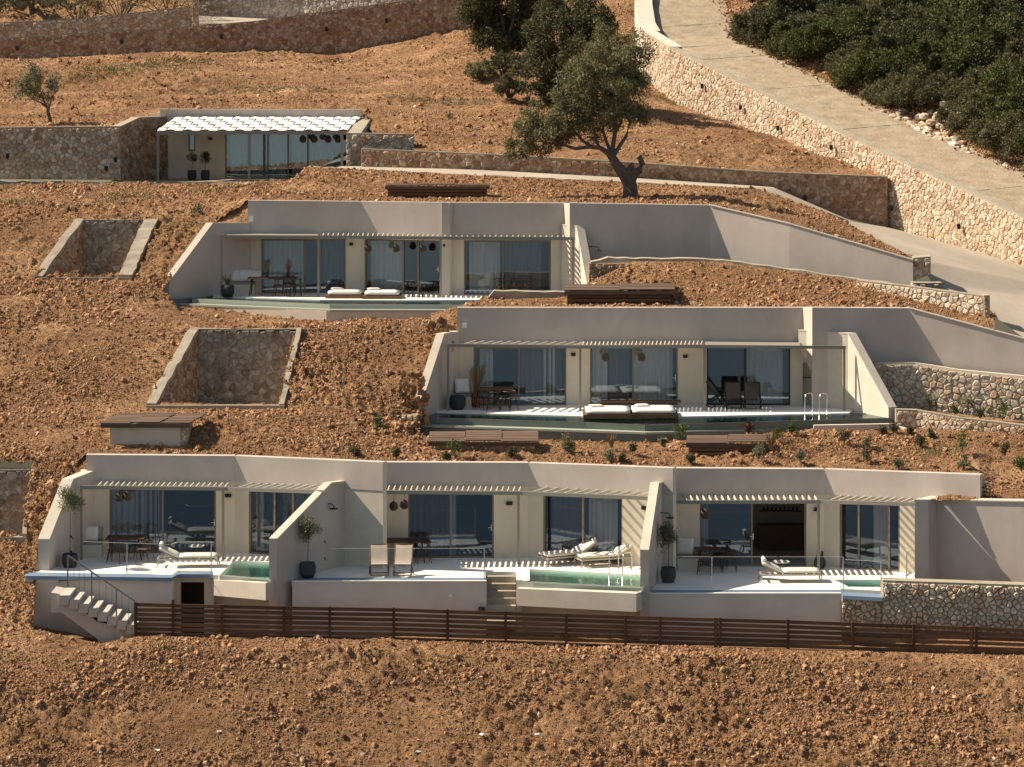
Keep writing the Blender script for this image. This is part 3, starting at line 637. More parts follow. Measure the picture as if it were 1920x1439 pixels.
# kerbs
def kerb(label, pts, wdt=.45, h=.35, m='conc', cat='kerb', rough=True):
    st = []
    for i in range(len(pts)-1):
        a, b = P(*pts[i]), P(*pts[i+1]); n = max(1, int((b-a).length/.35))
        for k in range(n+(i == len(pts)-2)):
            q = a+(b-a)*k/n; st.append((q.x, q.y+(random.uniform(-.03, .03) if rough else 0), q.z-h, q.z+(random.uniform(-.03, .03) if rough else 0)))
    t = MB().run(st, (0, wdt, 0)).build('concrete_kerb', M[m]); return tag(t, label, cat)
kerb('long rough concrete kerb edging the path below the low stone wall', [(545, 343, 134), (578, 312.5, 133.3), (900, 329, 130.8), (1200, 343, 130), (1430, 355, 129.6), (1560, 404, 125.2), (1716, 486, 117.7)], .7, .45)
kerb('concrete kerb along the top of the earth bank behind the middle villa', [(1108, 492, 117.2), (1140, 484, 117.3), (1340, 487, 116.8), (1480, 505, 115.9), (1612, 524, 114.7), (1700, 537, 113.4)], .75, .4)
kerb('short rough concrete kerb in front of the upper pool right end', [(902, 574, 114.0), (926, 546, 114.5), (1060, 548, 114.6)], .6, .5)
kerb('thin concrete edge in front of the pavilion paving', [(-300, 338, 138.6), (200, 341, 138.8), (545, 342, 139)], .5, .2)
kerb('smooth concrete coping along the terrace wall right of the middle villa', [(1640, 681, 110), (1716, 680, 110), (1800, 694, 109.35), (1925, 706, 108.45), (2300, 741, 105.65)], .35, .2, 'cap', 'coping', False)
kerb('straight low plastered kerb in front of the middle pool ladder', [(1526, 798, 106.2), (1680, 795, 106.4)], .2, .4, 'cap', rough=False)
kerb('slanting low plastered kerb running down into the planting', [(1668, 795, 106.8), (1710, 806, 106), (1786, 823, 104.6)], .2, .3, 'cap', rough=False)

# light wells
def well(label, f, b, zf, seed, rim, size=.34, right=True):
    # f,b: (pxl, pxr, py, D) at the front bottom and back top
    fl, fr = P(f[0], f[2], f[3]), P(f[1], f[2], f[3]); bl, br = P(b[0], b[2], b[3]), P(b[1], b[2], b[3])
    t = thing('light_well', label, 'light well', (fl.x, fl.y, zf))
    MB().prism([(fl.x, fl.y, zf), (fr.x, fr.y, zf), (br.x, br.y, zf), (bl.x, bl.y, zf)], (0, 0, -.1)).build('well_floor', M['conc'], t)
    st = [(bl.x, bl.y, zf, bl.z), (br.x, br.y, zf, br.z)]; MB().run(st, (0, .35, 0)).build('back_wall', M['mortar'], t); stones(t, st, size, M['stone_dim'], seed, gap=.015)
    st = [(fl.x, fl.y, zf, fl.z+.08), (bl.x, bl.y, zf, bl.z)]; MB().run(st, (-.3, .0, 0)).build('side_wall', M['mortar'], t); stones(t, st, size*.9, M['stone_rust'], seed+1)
    n = 14
    def rimrun(p, q, wd):
        rr = []
        for k in range(n+1):
            s = p+(q-p)*k/n; rr.append((s.x+random.uniform(-.03, .03), s.y, s.z-.12, s.z+.06+random.uniform(-.035, .035)))
        MB().run(rr, (wd, 0, 0)).build('rim', M['conc'], t)
    rimrun(fl+V((-.32, 0, .08)), bl+V((-.32, 0, 0)), .36)
    st = [(fr.x, fr.y, zf, fr.z+.08), (br.x, br.y, zf, br.z)]; MB().run(st, (rim, 0, 0)).build('side_wall', M['mortar'], t)
    rimrun(fr+V((0, 0, .08)), br, rim)
    MB().run([(bl.x-.3, bl.y, bl.z-.1, bl.z+.05), ((bl.x+br.x)/2, bl.y, bl.z-.1, bl.z+.03), (br.x+rim, br.y, br.z-.1, br.z+.05)], (0, .35, 0)).build('rim', M['conc'], t)
    MB().run([(fl.x-.3, fl.y-.1, zf-.1, fl.z+.06), (fr.x+rim, fr.y-.1, zf-.1, fr.z+.06)], (0, .25, 0)).build('rim', M['conc'], t)
    return t
well('upper left stone light well cut into the slope', (78, 222, 523, 118), (154, 270, 414, 121), P(78, 527, 118).z-.25, 41, .55)
well('larger stone light well below the upper villa', (290, 524, 763, 107), (370, 556, 619, 110.8), P(290, 768, 107).z-.5, 43, .18)
well('stone light well at the left edge beside the lowest villa', (-120, 42, 1010, 98.4), (-120, 60, 883, 101.2), P(0, 1012, 98.4).z-.3, 45, .14)
# ---------------------------------------------------------------- villas
def online(p0, p1, px):
    a = (px-960)/F; dx, dy = p1.x-p0.x, p1.y-p0.y
    return (a*p0.y-p0.x)/(dx-a*dy)
class Facade:
    gm = 'glass'
    def __init__(s, t, pts, z, zopen):        # pts: (px, D, pytop)
        s.t = t; s.z = z; s.p = [P(a, c, b) for a, b, c in pts]; s.px = [a for a, b, c in pts]; s.zo = zopen
    def seg(s, px):
        for i in range(len(s.px)-1):
            if px <= s.px[i+1]: return i
        return len(s.px)-2
    def at(s, px, z, off=0):                   # off: towards the viewer
        i = s.seg(px); t = online(s.p[i], s.p[i+1], px); q = s.p[i]+(s.p[i+1]-s.p[i])*t
        d = (s.p[i+1]-s.p[i]); d.z = 0; d.normalize(); return V((q.x, q.y, z))+V((d.y, -d.x, 0))*off
    def dir(s, px):
        i = s.seg(px); d = (s.p[i+1]-s.p[i]); return math.atan2(d.y, d.x)
    def ztop(s, px):
        i = s.seg(px); t = online(s.p[i], s.p[i+1], px); return s.p[i].z+(s.p[i+1].z-s.p[i].z)*t
    def wall(s, openings, mlow='cream', th=.32, split=None):
        split = split or s.zo
        mb = MB(); mu = MB()
        xs = sorted(set(s.px+[x for o in openings for x in o[:2]]))
        for a, b in zip(xs[:-1], xs[1:]):
            i = s.seg((a+b)/2); d = s.p[i+1]-s.p[i]; d.z = 0; d.normalize(); n = V((d.y, -d.x, 0)); bk = -n*th
            def pt(px, z): t = online(s.p[i], s.p[i+1], px); q = s.p[i]+(s.p[i+1]-s.p[i])*t; return V((q.x, q.y, z))
            za, zb = [s.p[i].z+(s.p[i+1].z-s.p[i].z)*online(s.p[i], s.p[i+1], px) for px in (a, b)]
            op = [o for o in openings if o[0] <= (a+b)/2 <= o[1]]
            if not op: mb.prism([pt(a, s.z-.3), pt(b, s.z-.3), pt(b, split), pt(a, split)], bk)
            else:
                zl = op[0][2]; zt = op[0][3]
                if zl > s.z+.1: mb.prism([pt(a, s.z-.3), pt(b, s.z-.3), pt(b, zl), pt(a, zl)], bk)
                if zt < split-.02: mb.prism([pt(a, zt), pt(b, zt), pt(b, split), pt(a, split)], bk)
            mu.prism([pt(a, split)+n*.02, pt(b, split)+n*.02, pt(b, zb)+n*.02, pt(a, za)+n*.02], bk*1.05)
        mb.build('facade_wall', M[mlow], s.t); mu.build('parapet', M['stucco'], s.t)
    def room(s, pxa, pxb, depth=4.2, zt=None):
        zt = zt or s.zo+.15; f = [s.at(x, 0, -.34) for x in [pxa]+[x for x in s.px if pxa < x < pxb]+[pxb]]
        bl = V((f[0].x, max(p.y for p in f)+depth, 0)); br = V((f[-1].x, bl.y, 0))
        pl = f+[br, bl]
        mb = MB().prism([(p.x, p.y, s.z-.05) for p in pl], (0, 0, .07)).prism([(p.x, p.y, zt) for p in pl], (0, 0, .1))
        mb.run([(bl.x, bl.y, s.z, zt), (br.x, br.y, s.z, zt)], (0, .1, 0))
        mb.run([(f[0].x, f[0].y+.01, s.z, zt), (bl.x, bl.y, s.z, zt)], (-.1, 0, 0)).run([(f[-1].x, f[-1].y+.01, s.z, zt), (br.x, br.y, s.z, zt)], (.1, 0, 0))
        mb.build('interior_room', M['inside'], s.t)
    def window(s, a, b, z0, z1, splits=(), curtains=(), name='glass_door', fm='frame', openpane=(), lab=None, fw=.06, handle=None):
        i = s.seg((a+b)/2); e = [a]+list(splits)+[b]
        W = MB(); rz = s.dir((a+b)/2)
        def bar(px, w_, off=-.1):
            p = s.at(px, (z0+z1)/2, off); W.box(p, (w_, .1, z1-z0), rz)
        A, B_ = s.at(a, 0, -.1), s.at(b, 0, -.1); ln = (B_-A).length; mid = (A+B_)/2; u = (B_-A).normalized(); n = V((u.y, -u.x, 0))
        W.box(A+u*fw/2+V((0, 0, (z0+z1)/2)), (fw, .12, z1-z0), rz).box(B_-u*fw/2+V((0, 0, (z0+z1)/2)), (fw, .12, z1-z0), rz)
        W.box(mid+V((0, 0, z1-fw/2)), (ln-2*fw, .115, fw), rz).box(mid+V((0, 0, z0+fw/2)), (ln-2*fw, .115, fw), rz)
        for x in splits:
            p = s.at(x, (z0+z1)/2, -.1); W.box(p, (.065, .1, z1-z0-2*fw), rz)
        win = W.build(name, M[fm], s.t)
        for k in range(len(e)-1):
            if k in openpane: continue
            p, q = s.at(e[k], 0, -.11), s.at(e[k+1], 0, -.11); c = (p+q)/2; l = (q-p).length
            MB().box(c+V((0, 0, (z0+z1)/2)), (l-.05, .012, z1-z0-2*fw+.01), rz).build('pane', M[s.gm], win)
        for cu in curtains:
            px0, px1 = cu[0], cu[1]; mm = M[cu[2]] if len(cu) > 2 else M['curt']
            p, q = s.at(px0, 0, -.42), s.at(px1, 0, -.42); l = (q-p).length; nn = max(8, int(l/.045)); vs = []; fs = []
            ph = random.random()*6
            for k in range(nn+1):
                t_ = k/nn; wv = .045*math.sin(ph+t_*l*2*math.pi/.19+1.2*math.sin(t_*9)); bs = p+(q-p)*t_
                for zz in (z0+.03, z1-.04): vs.append(bs+n*wv*(1 if zz < z1-.5 else .7)+V((0, 0, zz)))
            for k in range(nn): fs.append((2*k, 2*k+2, 2*k+3, 2*k+1))
            m0 = len(vs); vs += [v-n*.008 for v in vs]; fs += [tuple(x+m0 for x in f[::-1]) for f in fs]
            MB().add(vs, fs).build('curtain', mm, win, smooth=True)
        if handle:
            h = s.at(handle, z0+1.05, .0); MB().box(h, (.03, .05, .22), rz).box(h+V((-.05, -.03, .0)), (.12, .02, .02), rz).build('handle', M['steel'], win)
        return win
    def light(s, px, py, w_=.2, off=.05):
        q = s.at(px, 0, 0); z = -(py-YH)/F*q.y; rz = s.dir(px)
        MB().box(s.at(px, z, off*.8), (w_, off*1.6, .11), rz).box(s.at(px, z-.062, off*.8), (w_*.8, off*1.1, .012), rz).build('wall_light', M['black'], s.t)

def pergola(t, front, fac, slats, posts, slat_h=.10, m='perg', bright='perg2', z=None, zdeck=None, slat_w=.035, beam_h=.12, flat=(), back=None):
    # front: (px,py,D) points; slats: (px0,px1,n,skew)
    fp = [P(*p) for p in front]; mb = MB()
    pg = None
    st = [(p.x, p.y, p.z-beam_h, p.z) for p in fp]
    mb.run(st, (0, .06, 0)); pg = mb.build('pergola', M[m], t)
    def fat(px):
        for i in range(len(front)-1):
            if px <= front[i+1][0] or i == len(front)-2:
                u = online(fp[i], fp[i+1], px); return fp[i]+(fp[i+1]-fp[i])*u
    for a, b, n, skew in slats:
        for k in range(n):
            px = a+(b-a)*(k+.5)/n; p = fat(px)
            q = fac.at(min(max(px+skew, fac.px[0]+1), fac.px[-1]-1), p.z, .03)
            v = q-p; l = math.hypot(v.x, v.y); c = (p+q)/2+V((0, .03, -slat_h/2+.015))
            MB().box(c, (slat_w, l-.07, slat_h), math.atan2(v.y, v.x)-math.pi/2).build('slat', M[bright], pg)
    for a, b in flat:
        p0, p1 = fat(a), fat(b); q0 = fac.at(a, p0.z, .04); q1 = fac.at(b, p1.z, .04)
        MB().prism([p0+V((0, .07, -.02)), p1+V((0, .07, -.02)), q1+V((0, 0, -.02)), q0+V((0, 0, -.02))], (0, 0, -.05)).build('roof_panel', M[m], pg)
    for px in posts:
        p = fat(px); MB().box((p.x, p.y+.04, (p.z-beam_h+zdeck)/2), (.085, .085, p.z-beam_h-zdeck)).build('post', M[m], pg)
    return pg
def wing(t, st, off, name='wing_wall', m='stucco', capm='cap'):
    # st: list of (px,pytop,D,zbottom)
    r = []
    for px, py, D, zb in st:
        p = P(px, py, D); r.append((p.x, p.y, zb, p.z-.05))
    MB().run(r, off).build(name, M[m], t)
    w_ = V(off); u = w_.normalized()*.012
    MB().run([(x-u.x, y-u.y, zt+.001, zt+.05) for x, y, zb, zt in r], w_+u*2).build('coping', M[capm], t)
def slabz(t, name, pts, z, th, m):    # pts pixel polygon lying on height z
    return MB().prism([G(x, y, z) for x, y in pts], (0, 0, -th)).build(name, M[m], t)
def wallpx(t, name, pts, m, off=(0, .25, 0), capm=None, proud=0):   # (px, pytop, pybottom, D)
    st = S(*pts); MB().run(st, off).build(name, M[m], t)
    return st
def pool(label, poly, zw, depth, group=None, tile='tile', walls=True, th=.03):
    pts = [G(x, y, zw) for x, y in poly]; t = thing('swimming_pool', label, 'pool', (pts[0].x, pts[0].y, zw), group=group)
    MB().prism(pts, (0, 0, -.02)).build('water', M['water' if tile == 'tile' else 'dwater'], t)
    ct = sum(pts, V())/len(pts)
    MB().prism([p+V((0, 0, -depth)) for p in pts], (0, 0, -.1)).build('pool_floor', M[tile], t)
    mb = MB()
    for i in range(len(pts)):
        a, b = pts[i], pts[(i+1) % len(pts)]; n = (b-a).cross(V((0, 0, 1))).normalized()
        if (a-ct).dot(n) < 0: n = -n
        mb.run([(a.x, a.y, zw-depth, zw+.02), (b.x, b.y, zw-depth, zw+.02)], n*th)
    mb.build('basin_wall', M[tile], t)
    return t

# --- lowest row, left villa
z1 = -17.16; zo1 = z1+2.32
v1 = thing('villa', 'lowest left villa with the outside stair and the slatted pergola', 'villa', P(300, 1060, 99), group='earth-sheltered villas')
f1 = Facade(v1, [(150, 100.45, 883), (161.8, 100.45, 883), (162, 100.45, 853), (440, 100.75, 855), (718, 98.65, 867)], z1, zo1)
f1.wall([(205, 405, z1, zo1-.05), (466, 600, z1, zo1-.05)], split=zo1+.12)
f1.room(153, 700)
f1.window(205, 405, z1, zo1-.06, (305,), [(206, 300), (252, 303, 'curtd')], handle=402)
f1.window(466, 600, z1, zo1-.06, (513, 548), [(470, 484), (519, 596, 'curtd')])
f1.light(428, 929, .22); f1.light(160.5, 934, .09)
pergola(v1, [(150, 911, 99.3), (426, 914, 99.5), (606, 920, 98.1)], f1, [(178, 426, 23, 9), (440, 604, 11, 28)], [152, 418], zdeck=z1, m='perg')
wing(v1, [(92, 1011, 97.3, -18.5), (137, 898, 99.3, -18.5), (178, 882, 100.5, -18.5)], (-.36, 0, 0))
slabz(v1, 'deck', [(49, 1073), (322, 1078), (334, 1070), (400, 1070), (400, 1078.5), (412, 1078.5), (436, 1053), (512, 1054), (660, 1035), (60, 1030)], z1, .2, 'deck')
slabz(v1, 'edge_channel', [(48, 1080), (322, 1083.5), (334, 1077), (400, 1077), (400, 1072.5), (332, 1072.5), (320, 1077.5), (49, 1074)], z1-.004, .12, 'blue')
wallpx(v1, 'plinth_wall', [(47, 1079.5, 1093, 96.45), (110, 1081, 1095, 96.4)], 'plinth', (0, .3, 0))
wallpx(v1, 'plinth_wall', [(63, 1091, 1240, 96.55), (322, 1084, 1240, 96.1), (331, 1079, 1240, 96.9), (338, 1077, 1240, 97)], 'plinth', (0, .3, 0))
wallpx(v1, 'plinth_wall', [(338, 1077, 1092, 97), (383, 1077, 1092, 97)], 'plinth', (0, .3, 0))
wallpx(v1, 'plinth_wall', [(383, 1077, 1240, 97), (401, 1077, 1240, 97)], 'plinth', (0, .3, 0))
wallpx(v1, 'service_recess', [(336, 1088, 1240, 98.3), (386, 1088, 1240, 98.3)], 'black', (0, .1, 0))
st = S((47, 1079, 1080.5, 96.43), (322, 1083, 1084.5, 96.06), (332, 1077, 1078.5, 96.86), (401, 1076.5, 1078, 96.96)); MB().run(st, (0, .04, 0)).build('edge_trim', M['wht'], v1)
# pool trough of the left villa
pool('small green plunge pool of the lowest left villa', [(412, 1079), (508, 1087), (512, 1055), (436, 1053.5)], z1-.06, .45)
wallpx(v1, 'pool_overflow', [(401, 1078, 1089, 96.8), (412, 1080, 1090, 96.3), (508, 1088, 1095, 95.7)], 'lip', (0, .05, 0))
wallpx(v1, 'pool_trough_wall', [(401, 1088, 1117, 96.4), (498, 1094, 1126, 95.2), (508, 1092, 1124, 95.6)], 'cap', (.05, .22, 0))
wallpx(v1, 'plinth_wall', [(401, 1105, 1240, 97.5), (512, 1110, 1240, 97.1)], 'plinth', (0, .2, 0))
# outside stair
stp = thing('outdoor_stair', 'concrete stair with thin metal handrail below the lowest left villa', 'stairs', P(190, 1190, 95.3))
A = P(118, 1084, 95.5); B_ = P(250, 1180, 94.9); n_ = 8
x0, x1_ = A.x, P(256, 1180, 94.95).x; rise = (z1-.25-(P(250, 1172, 94.9).z))/n_; run_ = (x1_-x0)/n_
for k in range(n_):
    xa = x0+run_*k; zt = z1-.22-rise*(k+1)
    MB().prism([(xa, 94.75, zt-.30), (xa+run_+.02, 94.75, zt-.30), (xa+run_+.02, 94.75, zt), (xa, 94.75, zt)], (0, 1.35, 0)).build('step', M['stucco'], stp)
st = [(x0-.3, 94.95, z1-.95, z1-.30), (x0+.05, 94.95, z1-.95, z1-.36), (x1_-1.25, 94.95, z1-.95-rise*n_*.8, z1-.42-rise*n_*.78), (x1_-1.2, 94.95, -20.2, z1-.42-rise*n_*.78), (x1_, 94.95, -20.2, z1-.4-rise*n_)]
MB().run(st, (0, 1.1, 0)).build('stringer', M['stucco'], stp)
r0 = V((P(127, 1040, 94.8).x, 94.8, P(127, 1042, 94.8).z)); r1 = V((P(252, 1127, 94.8).x, 94.8, P(252, 1127, 94.8).z))
MB().tube([r0, r1], .028).build('handrail', M['perg'], stp)
for u in (0, .36, .73, 1):
    p = r0+(r1-r0)*u; MB().box(p+V((0, 0, -.5)), (.045, .045, 1.0)).build('post', M['perg'], stp)
for u in (.08, .16, .24, .46, .56, .65, .8, .9):
    p = r0+(r1-r0)*u; MB().box(p+V((0, .2, -.45)), (.012, .012, .9)).build('baluster', M['perg'], stp)

# --- lowest row, middle villa
z2 = -17.34; zo2 = z2+2.33
v2 = thing('villa', 'lowest middle villa with two canvas chairs and the long green pool', 'villa', P(850, 1070, 99), group='earth-sheltered villas')
f2 = Facade(v2, [(640, 100.55, 867), (718, 100.55, 867), (990, 100.8, 868), (1262, 98.75, 878)], z2, zo2)
f2.wall([(765, 926, z2, zo2-.05), (1018, 1167, z2, zo2-.05)], split=zo2+.12)
f2.room(655, 1240)
f2.window(765, 926, z2, zo2-.06, (845,), [(767, 843, 'curtd'), (847, 856)], handle=921)
f2.window(1018, 1167, z2, zo2-.06, (1092,), [(1024, 1090, 'curtd'), (1096, 1150)])
f2.light(955, 943.5, .22); f2.light(1209, 952, .2); f2.light(683.5, 946, .12)
pergola(v2, [(653, 920, 99.2), (978, 922, 99.5), (1228, 932, 97.9)], f2, [(700, 978, 26, 4), (990, 1222, 12, 28)], [656, 972], zdeck=z2)
wing(v2, [(519, 1010, 95.9, -20), (621, 905, 98.6, -20), (713, 893, 100.75, -20)], (-.25, .02, 0))
slabz(v2, 'deck', [(514, 1083), (553, 1083), (548, 1083.5), (910, 1083.5), (910, 1072), (968, 1072), (968, 1089), (993, 1089), (993, 1067), (1205, 1078), (1245, 1050), (660, 1035)], z2, .2, 'deck')
slabz(v2, 'edge_channel', [(548, 1090), (911, 1090), (910, 1082), (550, 1082)], z2-.004, .12, 'blue')
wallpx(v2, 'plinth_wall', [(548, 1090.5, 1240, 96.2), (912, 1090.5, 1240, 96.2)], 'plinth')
wallpx(v2, 'edge_trim', [(548, 1089.5, 1091.2, 96.16), (912, 1089.5, 1091.2, 96.16)], 'wht', (0, .03, 0))
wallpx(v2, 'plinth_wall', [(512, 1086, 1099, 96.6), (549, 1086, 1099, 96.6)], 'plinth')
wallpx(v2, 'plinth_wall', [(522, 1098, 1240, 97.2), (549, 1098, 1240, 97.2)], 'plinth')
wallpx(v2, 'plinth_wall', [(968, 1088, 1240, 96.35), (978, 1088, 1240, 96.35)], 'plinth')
MB().lathe(P(903, 1144, 96.1), [(.10, -.09), (.12, 0), (.10, .09)], 12).build('vent', M['black'], v2)
MB().box(P(845, 1117, 96.17), (.11, .05, .11)).build('outlet', M['wht'], v2)
# steps between deck and pool
ss = thing('garden_steps', 'flight of narrow pale concrete steps beside the long green pool', 'stairs', P(940, 1140, 95.8))
for k in range(7):
    zt = z2-.02-.19*k; MB().box(((P(912, 0, 96).x+P(968, 0, 96).x)/2, 97.4-.28*k, zt-.1), (.94, .3, .2)).build('step', M['conc'], ss)
pool('long green swimming pool of the lowest middle villa', [(993, 1091.5), (1207, 1102.5), (1207, 1079), (993, 1067)], z2-.06, .5)
wallpx(v2, 'pool_overflow', [(969, 1089, 1103, 96.3), (1000, 1093, 1106, 96.1), (1203, 1103, 1113, 95.3)], 'lip', (0, .05, 0))
wallpx(v2, 'pool_trough_wall', [(970, 1104, 1136, 96.0), (1193, 1113.5, 1148, 94.7), (1203, 1110, 1144, 95.2)], 'cap', (.05, .35, 0))
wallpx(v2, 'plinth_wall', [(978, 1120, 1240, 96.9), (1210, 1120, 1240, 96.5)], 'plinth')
# --- lowest row, right villa
z3 = -17.65; zo3 = z3+2.36
v3 = thing('villa', 'lowest right villa with one door open and the stone wall at its end', 'villa', P(1400, 1085, 99), group='earth-sheltered villas')
f3 = Facade(v3, [(1240, 100.7, 878), (1266, 100.7, 878), (1545, 100.85, 880), (1838, 98.5, 890.5)], z3, zo3)
f3.wall([(1312, 1512, z3, zo3-.05), (1574, 1687, z3, zo3-.05)], split=zo3+.12)
f3.room(1256, 1730)
f3.window(1312, 1512, z3, zo3-.06, (1410,), [(1316, 1330)], openpane=(1,), handle=1412)
f3.window(1574, 1687, z3, zo3-.06, (1609, 1666), [(1630, 1660)])
f3.light(1530, 955, .15)
pergola(v3, [(1250, 939, 99.4), (1538, 938, 99.6), (1722, 943, 98.2)], f3, [(1282, 1538, 22, -6), (1550, 1712, 11, 22)], [1253, 1535], zdeck=z3)
wing(v3, [(1216, 1031, 95.5, -20), (1235, 905, 98.3, -20), (1266, 901, 100.9, -20)], (-.27, .02, 0))
slabz(v3, 'deck', [(1207, 1106), (1577, 1106.5), (1577, 1104), (1655, 1108), (1655, 1101), (1590, 1101), (1562, 1087), (1660, 1087), (1720, 1087), (1740, 1060), (1240, 1055)], z3, .2, 'deck')
slabz(v3, 'edge_channel', [(1205, 1113), (1576, 1113), (1580, 1117), (1655, 1121), (1655, 1114), (1580, 1108), (1205, 1107)], z3-.004, .12, 'blue')
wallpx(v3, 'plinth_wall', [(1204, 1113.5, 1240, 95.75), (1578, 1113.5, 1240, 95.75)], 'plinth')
wallpx(v3, 'edge_trim', [(1204, 1112.5, 1114.3, 95.71), (1578, 1112.5, 1114.3, 95.71)], 'wht', (0, .03, 0))
pool('small dark plunge pool of the lowest right villa', [(1590, 1100.5), (1656, 1104), (1662, 1087.5), (1564, 1087.5)], z3-.06, .5)
wing(v3, [(1741, 937, 98.2, -19.2), (1760, 933, 98.9, -19.2), (1840, 912, 101.2, -17)], (-.46, .02, 0), name='end_pier')
wallpx(v3, 'end_wall', [(1741, 938, 1110, 98.85), (2330, 947, 1130, 94.8)], 'stucco', (.05, .3, 0))
wallpx(v3, 'end_wall_coping', [(1741, 936.5, 939, 98.81), (2330, 945, 948, 94.76)], 'cap', (.05, .38, 0))
# kitchen seen through the open door
kt = thing('kitchen_unit', 'dark kitchen shelves seen through the open door of the right villa', 'kitchen', V((P(1465, 0, 104).x, 104.2, z3)))
MB().box((P(1465, 0, 104).x, 104.3, z3+.45), (1.6, .5, .9)).build('counter', M['walnut'], kt)
for zz in (1.35, 1.8): MB().box((P(1465, 0, 104).x, 104.4, z3+zz), (1.5, .25, .04)).build('shelf', M['walnut'], kt)
for k in range(9):
    MB().lathe((P(1465, 0, 104).x-.6+k*.15, 104.38, z3+1.37), [(.035, 0), (.04, .08), (.03, .1+.05*random.random())], 8).build('jar', M['pot'], kt)

# --- middle villa
z4 = -13.35; zo4 = z4+2.26
v4 = thing('villa', 'middle villa on the right with white daybeds on the infinity pool edge', 'villa', P(1200, 770, 110), group='earth-sheltered villas')
f4 = Facade(v4, [(840, 111.0, 622), (856.8, 111.0, 622), (857, 111.0, 577), (1240, 111.2, 577), (1505, 111.1, 577)], z4, zo4)
f4.gm = 'glass_mid'
f4.wall([(888, 1062, z4, zo4-.03), (1106, 1271, z4, zo4-.03), (1325, 1482, z4, zo4-.03)], split=zo4+.1)
f4.room(845, 1500)
f4.window(888, 1062, z4, zo4-.04, (973,), [(900, 925), (976, 1056, 'curtd'), (1020, 1042)])
f4.window(1106, 1271, z4, zo4-.04, (1187,), [(1112, 1140), (1142, 1182, 'curtd'), (1190, 1262)], handle=1266)
f4.window(1325, 1482, z4, zo4-.04, (1397,), [(1402, 1470)], fm='frame2')
f4.light(1075, 664.5, .17); f4.light(1285, 668, .17); f4.light(1515, 666.5, .1); f4.light(851.5, 668, .09)
f4b = Facade(v4, [(1505, 111.1, 577), (1523, 110.6, 577)], z4, zo4)
MB().run(S((1505, 577, 680, 111.1), (1523, 577, 680, 110.2)), (0, .3, 0)).build('parapet', M['stucco'], v4)
MB().run(S((1523, 577, 800, 110.25), (1703, 578, 800, 110.6), (1925, 637, 800, 109.1), (2330, 745, 850, 106.4)), (0, .35, 0)).build('side_wall', M['stucco'], v4)
MB().run(S((1703, 576.5, 578.5, 110.56), (1925, 635.5, 637.5, 109.06), (2330, 743, 745.5, 106.3)), (0, .4, 0)).build('side_wall_coping', M['cap'], v4)
MB().run([(P(1482, 0, 111).x+.02, 111.4, z4-.3, zo4+.1), (P(1600, 0, 111).x, 111.4, z4-.3, zo4+.1)], (0, .2, 0)).build('alcove_wall', M['cream'], v4)
pergola(v4, [(838, 645, 109.5), (1086, 648, 109.5), (1320, 647, 109.5), (1586, 649, 109.5)], f4, [(862, 1084, 13, 24), (1088, 1318, 30, 3)], [840, 1088, 1321, 1583], zdeck=z4, flat=[(1322, 1500)])
wing(v4, [(792, 751, 107.8, -14.6), (832.5, 625.5, 110.0, -14.6), (864, 620.5, 111.1, -14.6)], (-.28, 0, 0))
wing(v4, [(1666, 764, 107.7, -14.6), (1590, 625, 109.9, -14.6), (1497, 618.5, 110.9, zo4+.02)], (.30, .12, 0), m='cap')
slabz(v4, 'deck', [(797, 772), (1090, 780), (1180, 783), (1270, 781), (1592, 774.5), (1610, 760), (800, 758)], z4, .22, 'deck')
pool('long dark infinity pool wrapping the front of the middle villa', [(794, 777), (800, 783.5), (1100, 793), (1210, 798), (1690, 784), (1668, 778), (1592, 775), (1270, 781.5), (1180, 783.5), (1090, 780.5), (797, 772.5)], z4-.04, .5, tile='tiled')
wallpx(v4, 'pool_overflow', [(792, 782.5, 800, 108.2), (1100, 793, 808, 106.5), (1210, 798, 811, 105.7), (1690, 784, 800, 107.9)], 'tiled', (0, .06, 0))
wallpx(v4, 'overflow_ledge', [(790, 797, 801, 107.5), (1210, 811, 815, 105.2), (1530, 802, 806, 107)], 'lip', (0, .4, 0))
wallpx(v4, 'pool_wall', [(788, 799, 840, 107.55), (1210, 813, 842, 105.25), (1690, 800, 840, 107.6)], 'tiled', (0, .3, 0))
# --- upper villa
z5 = -9.86; zo5 = z5+2.26
v5 = thing('villa', 'upper villa with blue curtained glass doors and a narrow dark pool', 'villa', P(700, 555, 118), group='earth-sheltered villas')
f5 = Facade(v5, [(400, 120.3, 419), (464.8, 120.3, 419), (465, 120.3, 376), (676, 120.6, 378), (843, 119.3, 380), (844, 119.65, 380), (1058, 119.75, 381), (1069, 119.1, 381)], z5, zo5)
f5.gm = 'glass_mid'
f5.wall([(490, 648, z5, zo5-.03), (683, 829, z5, zo5-.03), (870, 1033, z5, zo5-.03)], split=zo5+.1)
f5.room(416, 1050)
f5.window(490, 648, z5, zo5-.04, (571, 600), [(496, 569), (604, 644, 'curtd')])
f5.window(683, 829, z5, zo5-.04, (755, 783), [(688, 752)], handle=822)
f5.window(870, 1033, z5, zo5-.04, (943,), [(880, 938), (947, 1015, 'curtd')])
f5.light(445, 457, .12); f5.light(658.5, 457.5, .16); f5.light(832.5, 460, .14)
MB().run(S((1069, 381, 560, 119.1), (1331, 385, 560, 119.25), (1480, 420, 560, 117.7), (1712, 488, 560, 115.7)), (0, .35, 0)).build('side_wall', M['stucco'], v5)
MB().run(S((1331, 383.5, 385.5, 119.2), (1480, 418.5, 420.5, 117.66), (1712, 486.5, 488.5, 115.66)), (0, .4, 0)).build('side_wall_coping', M['cap'], v5)
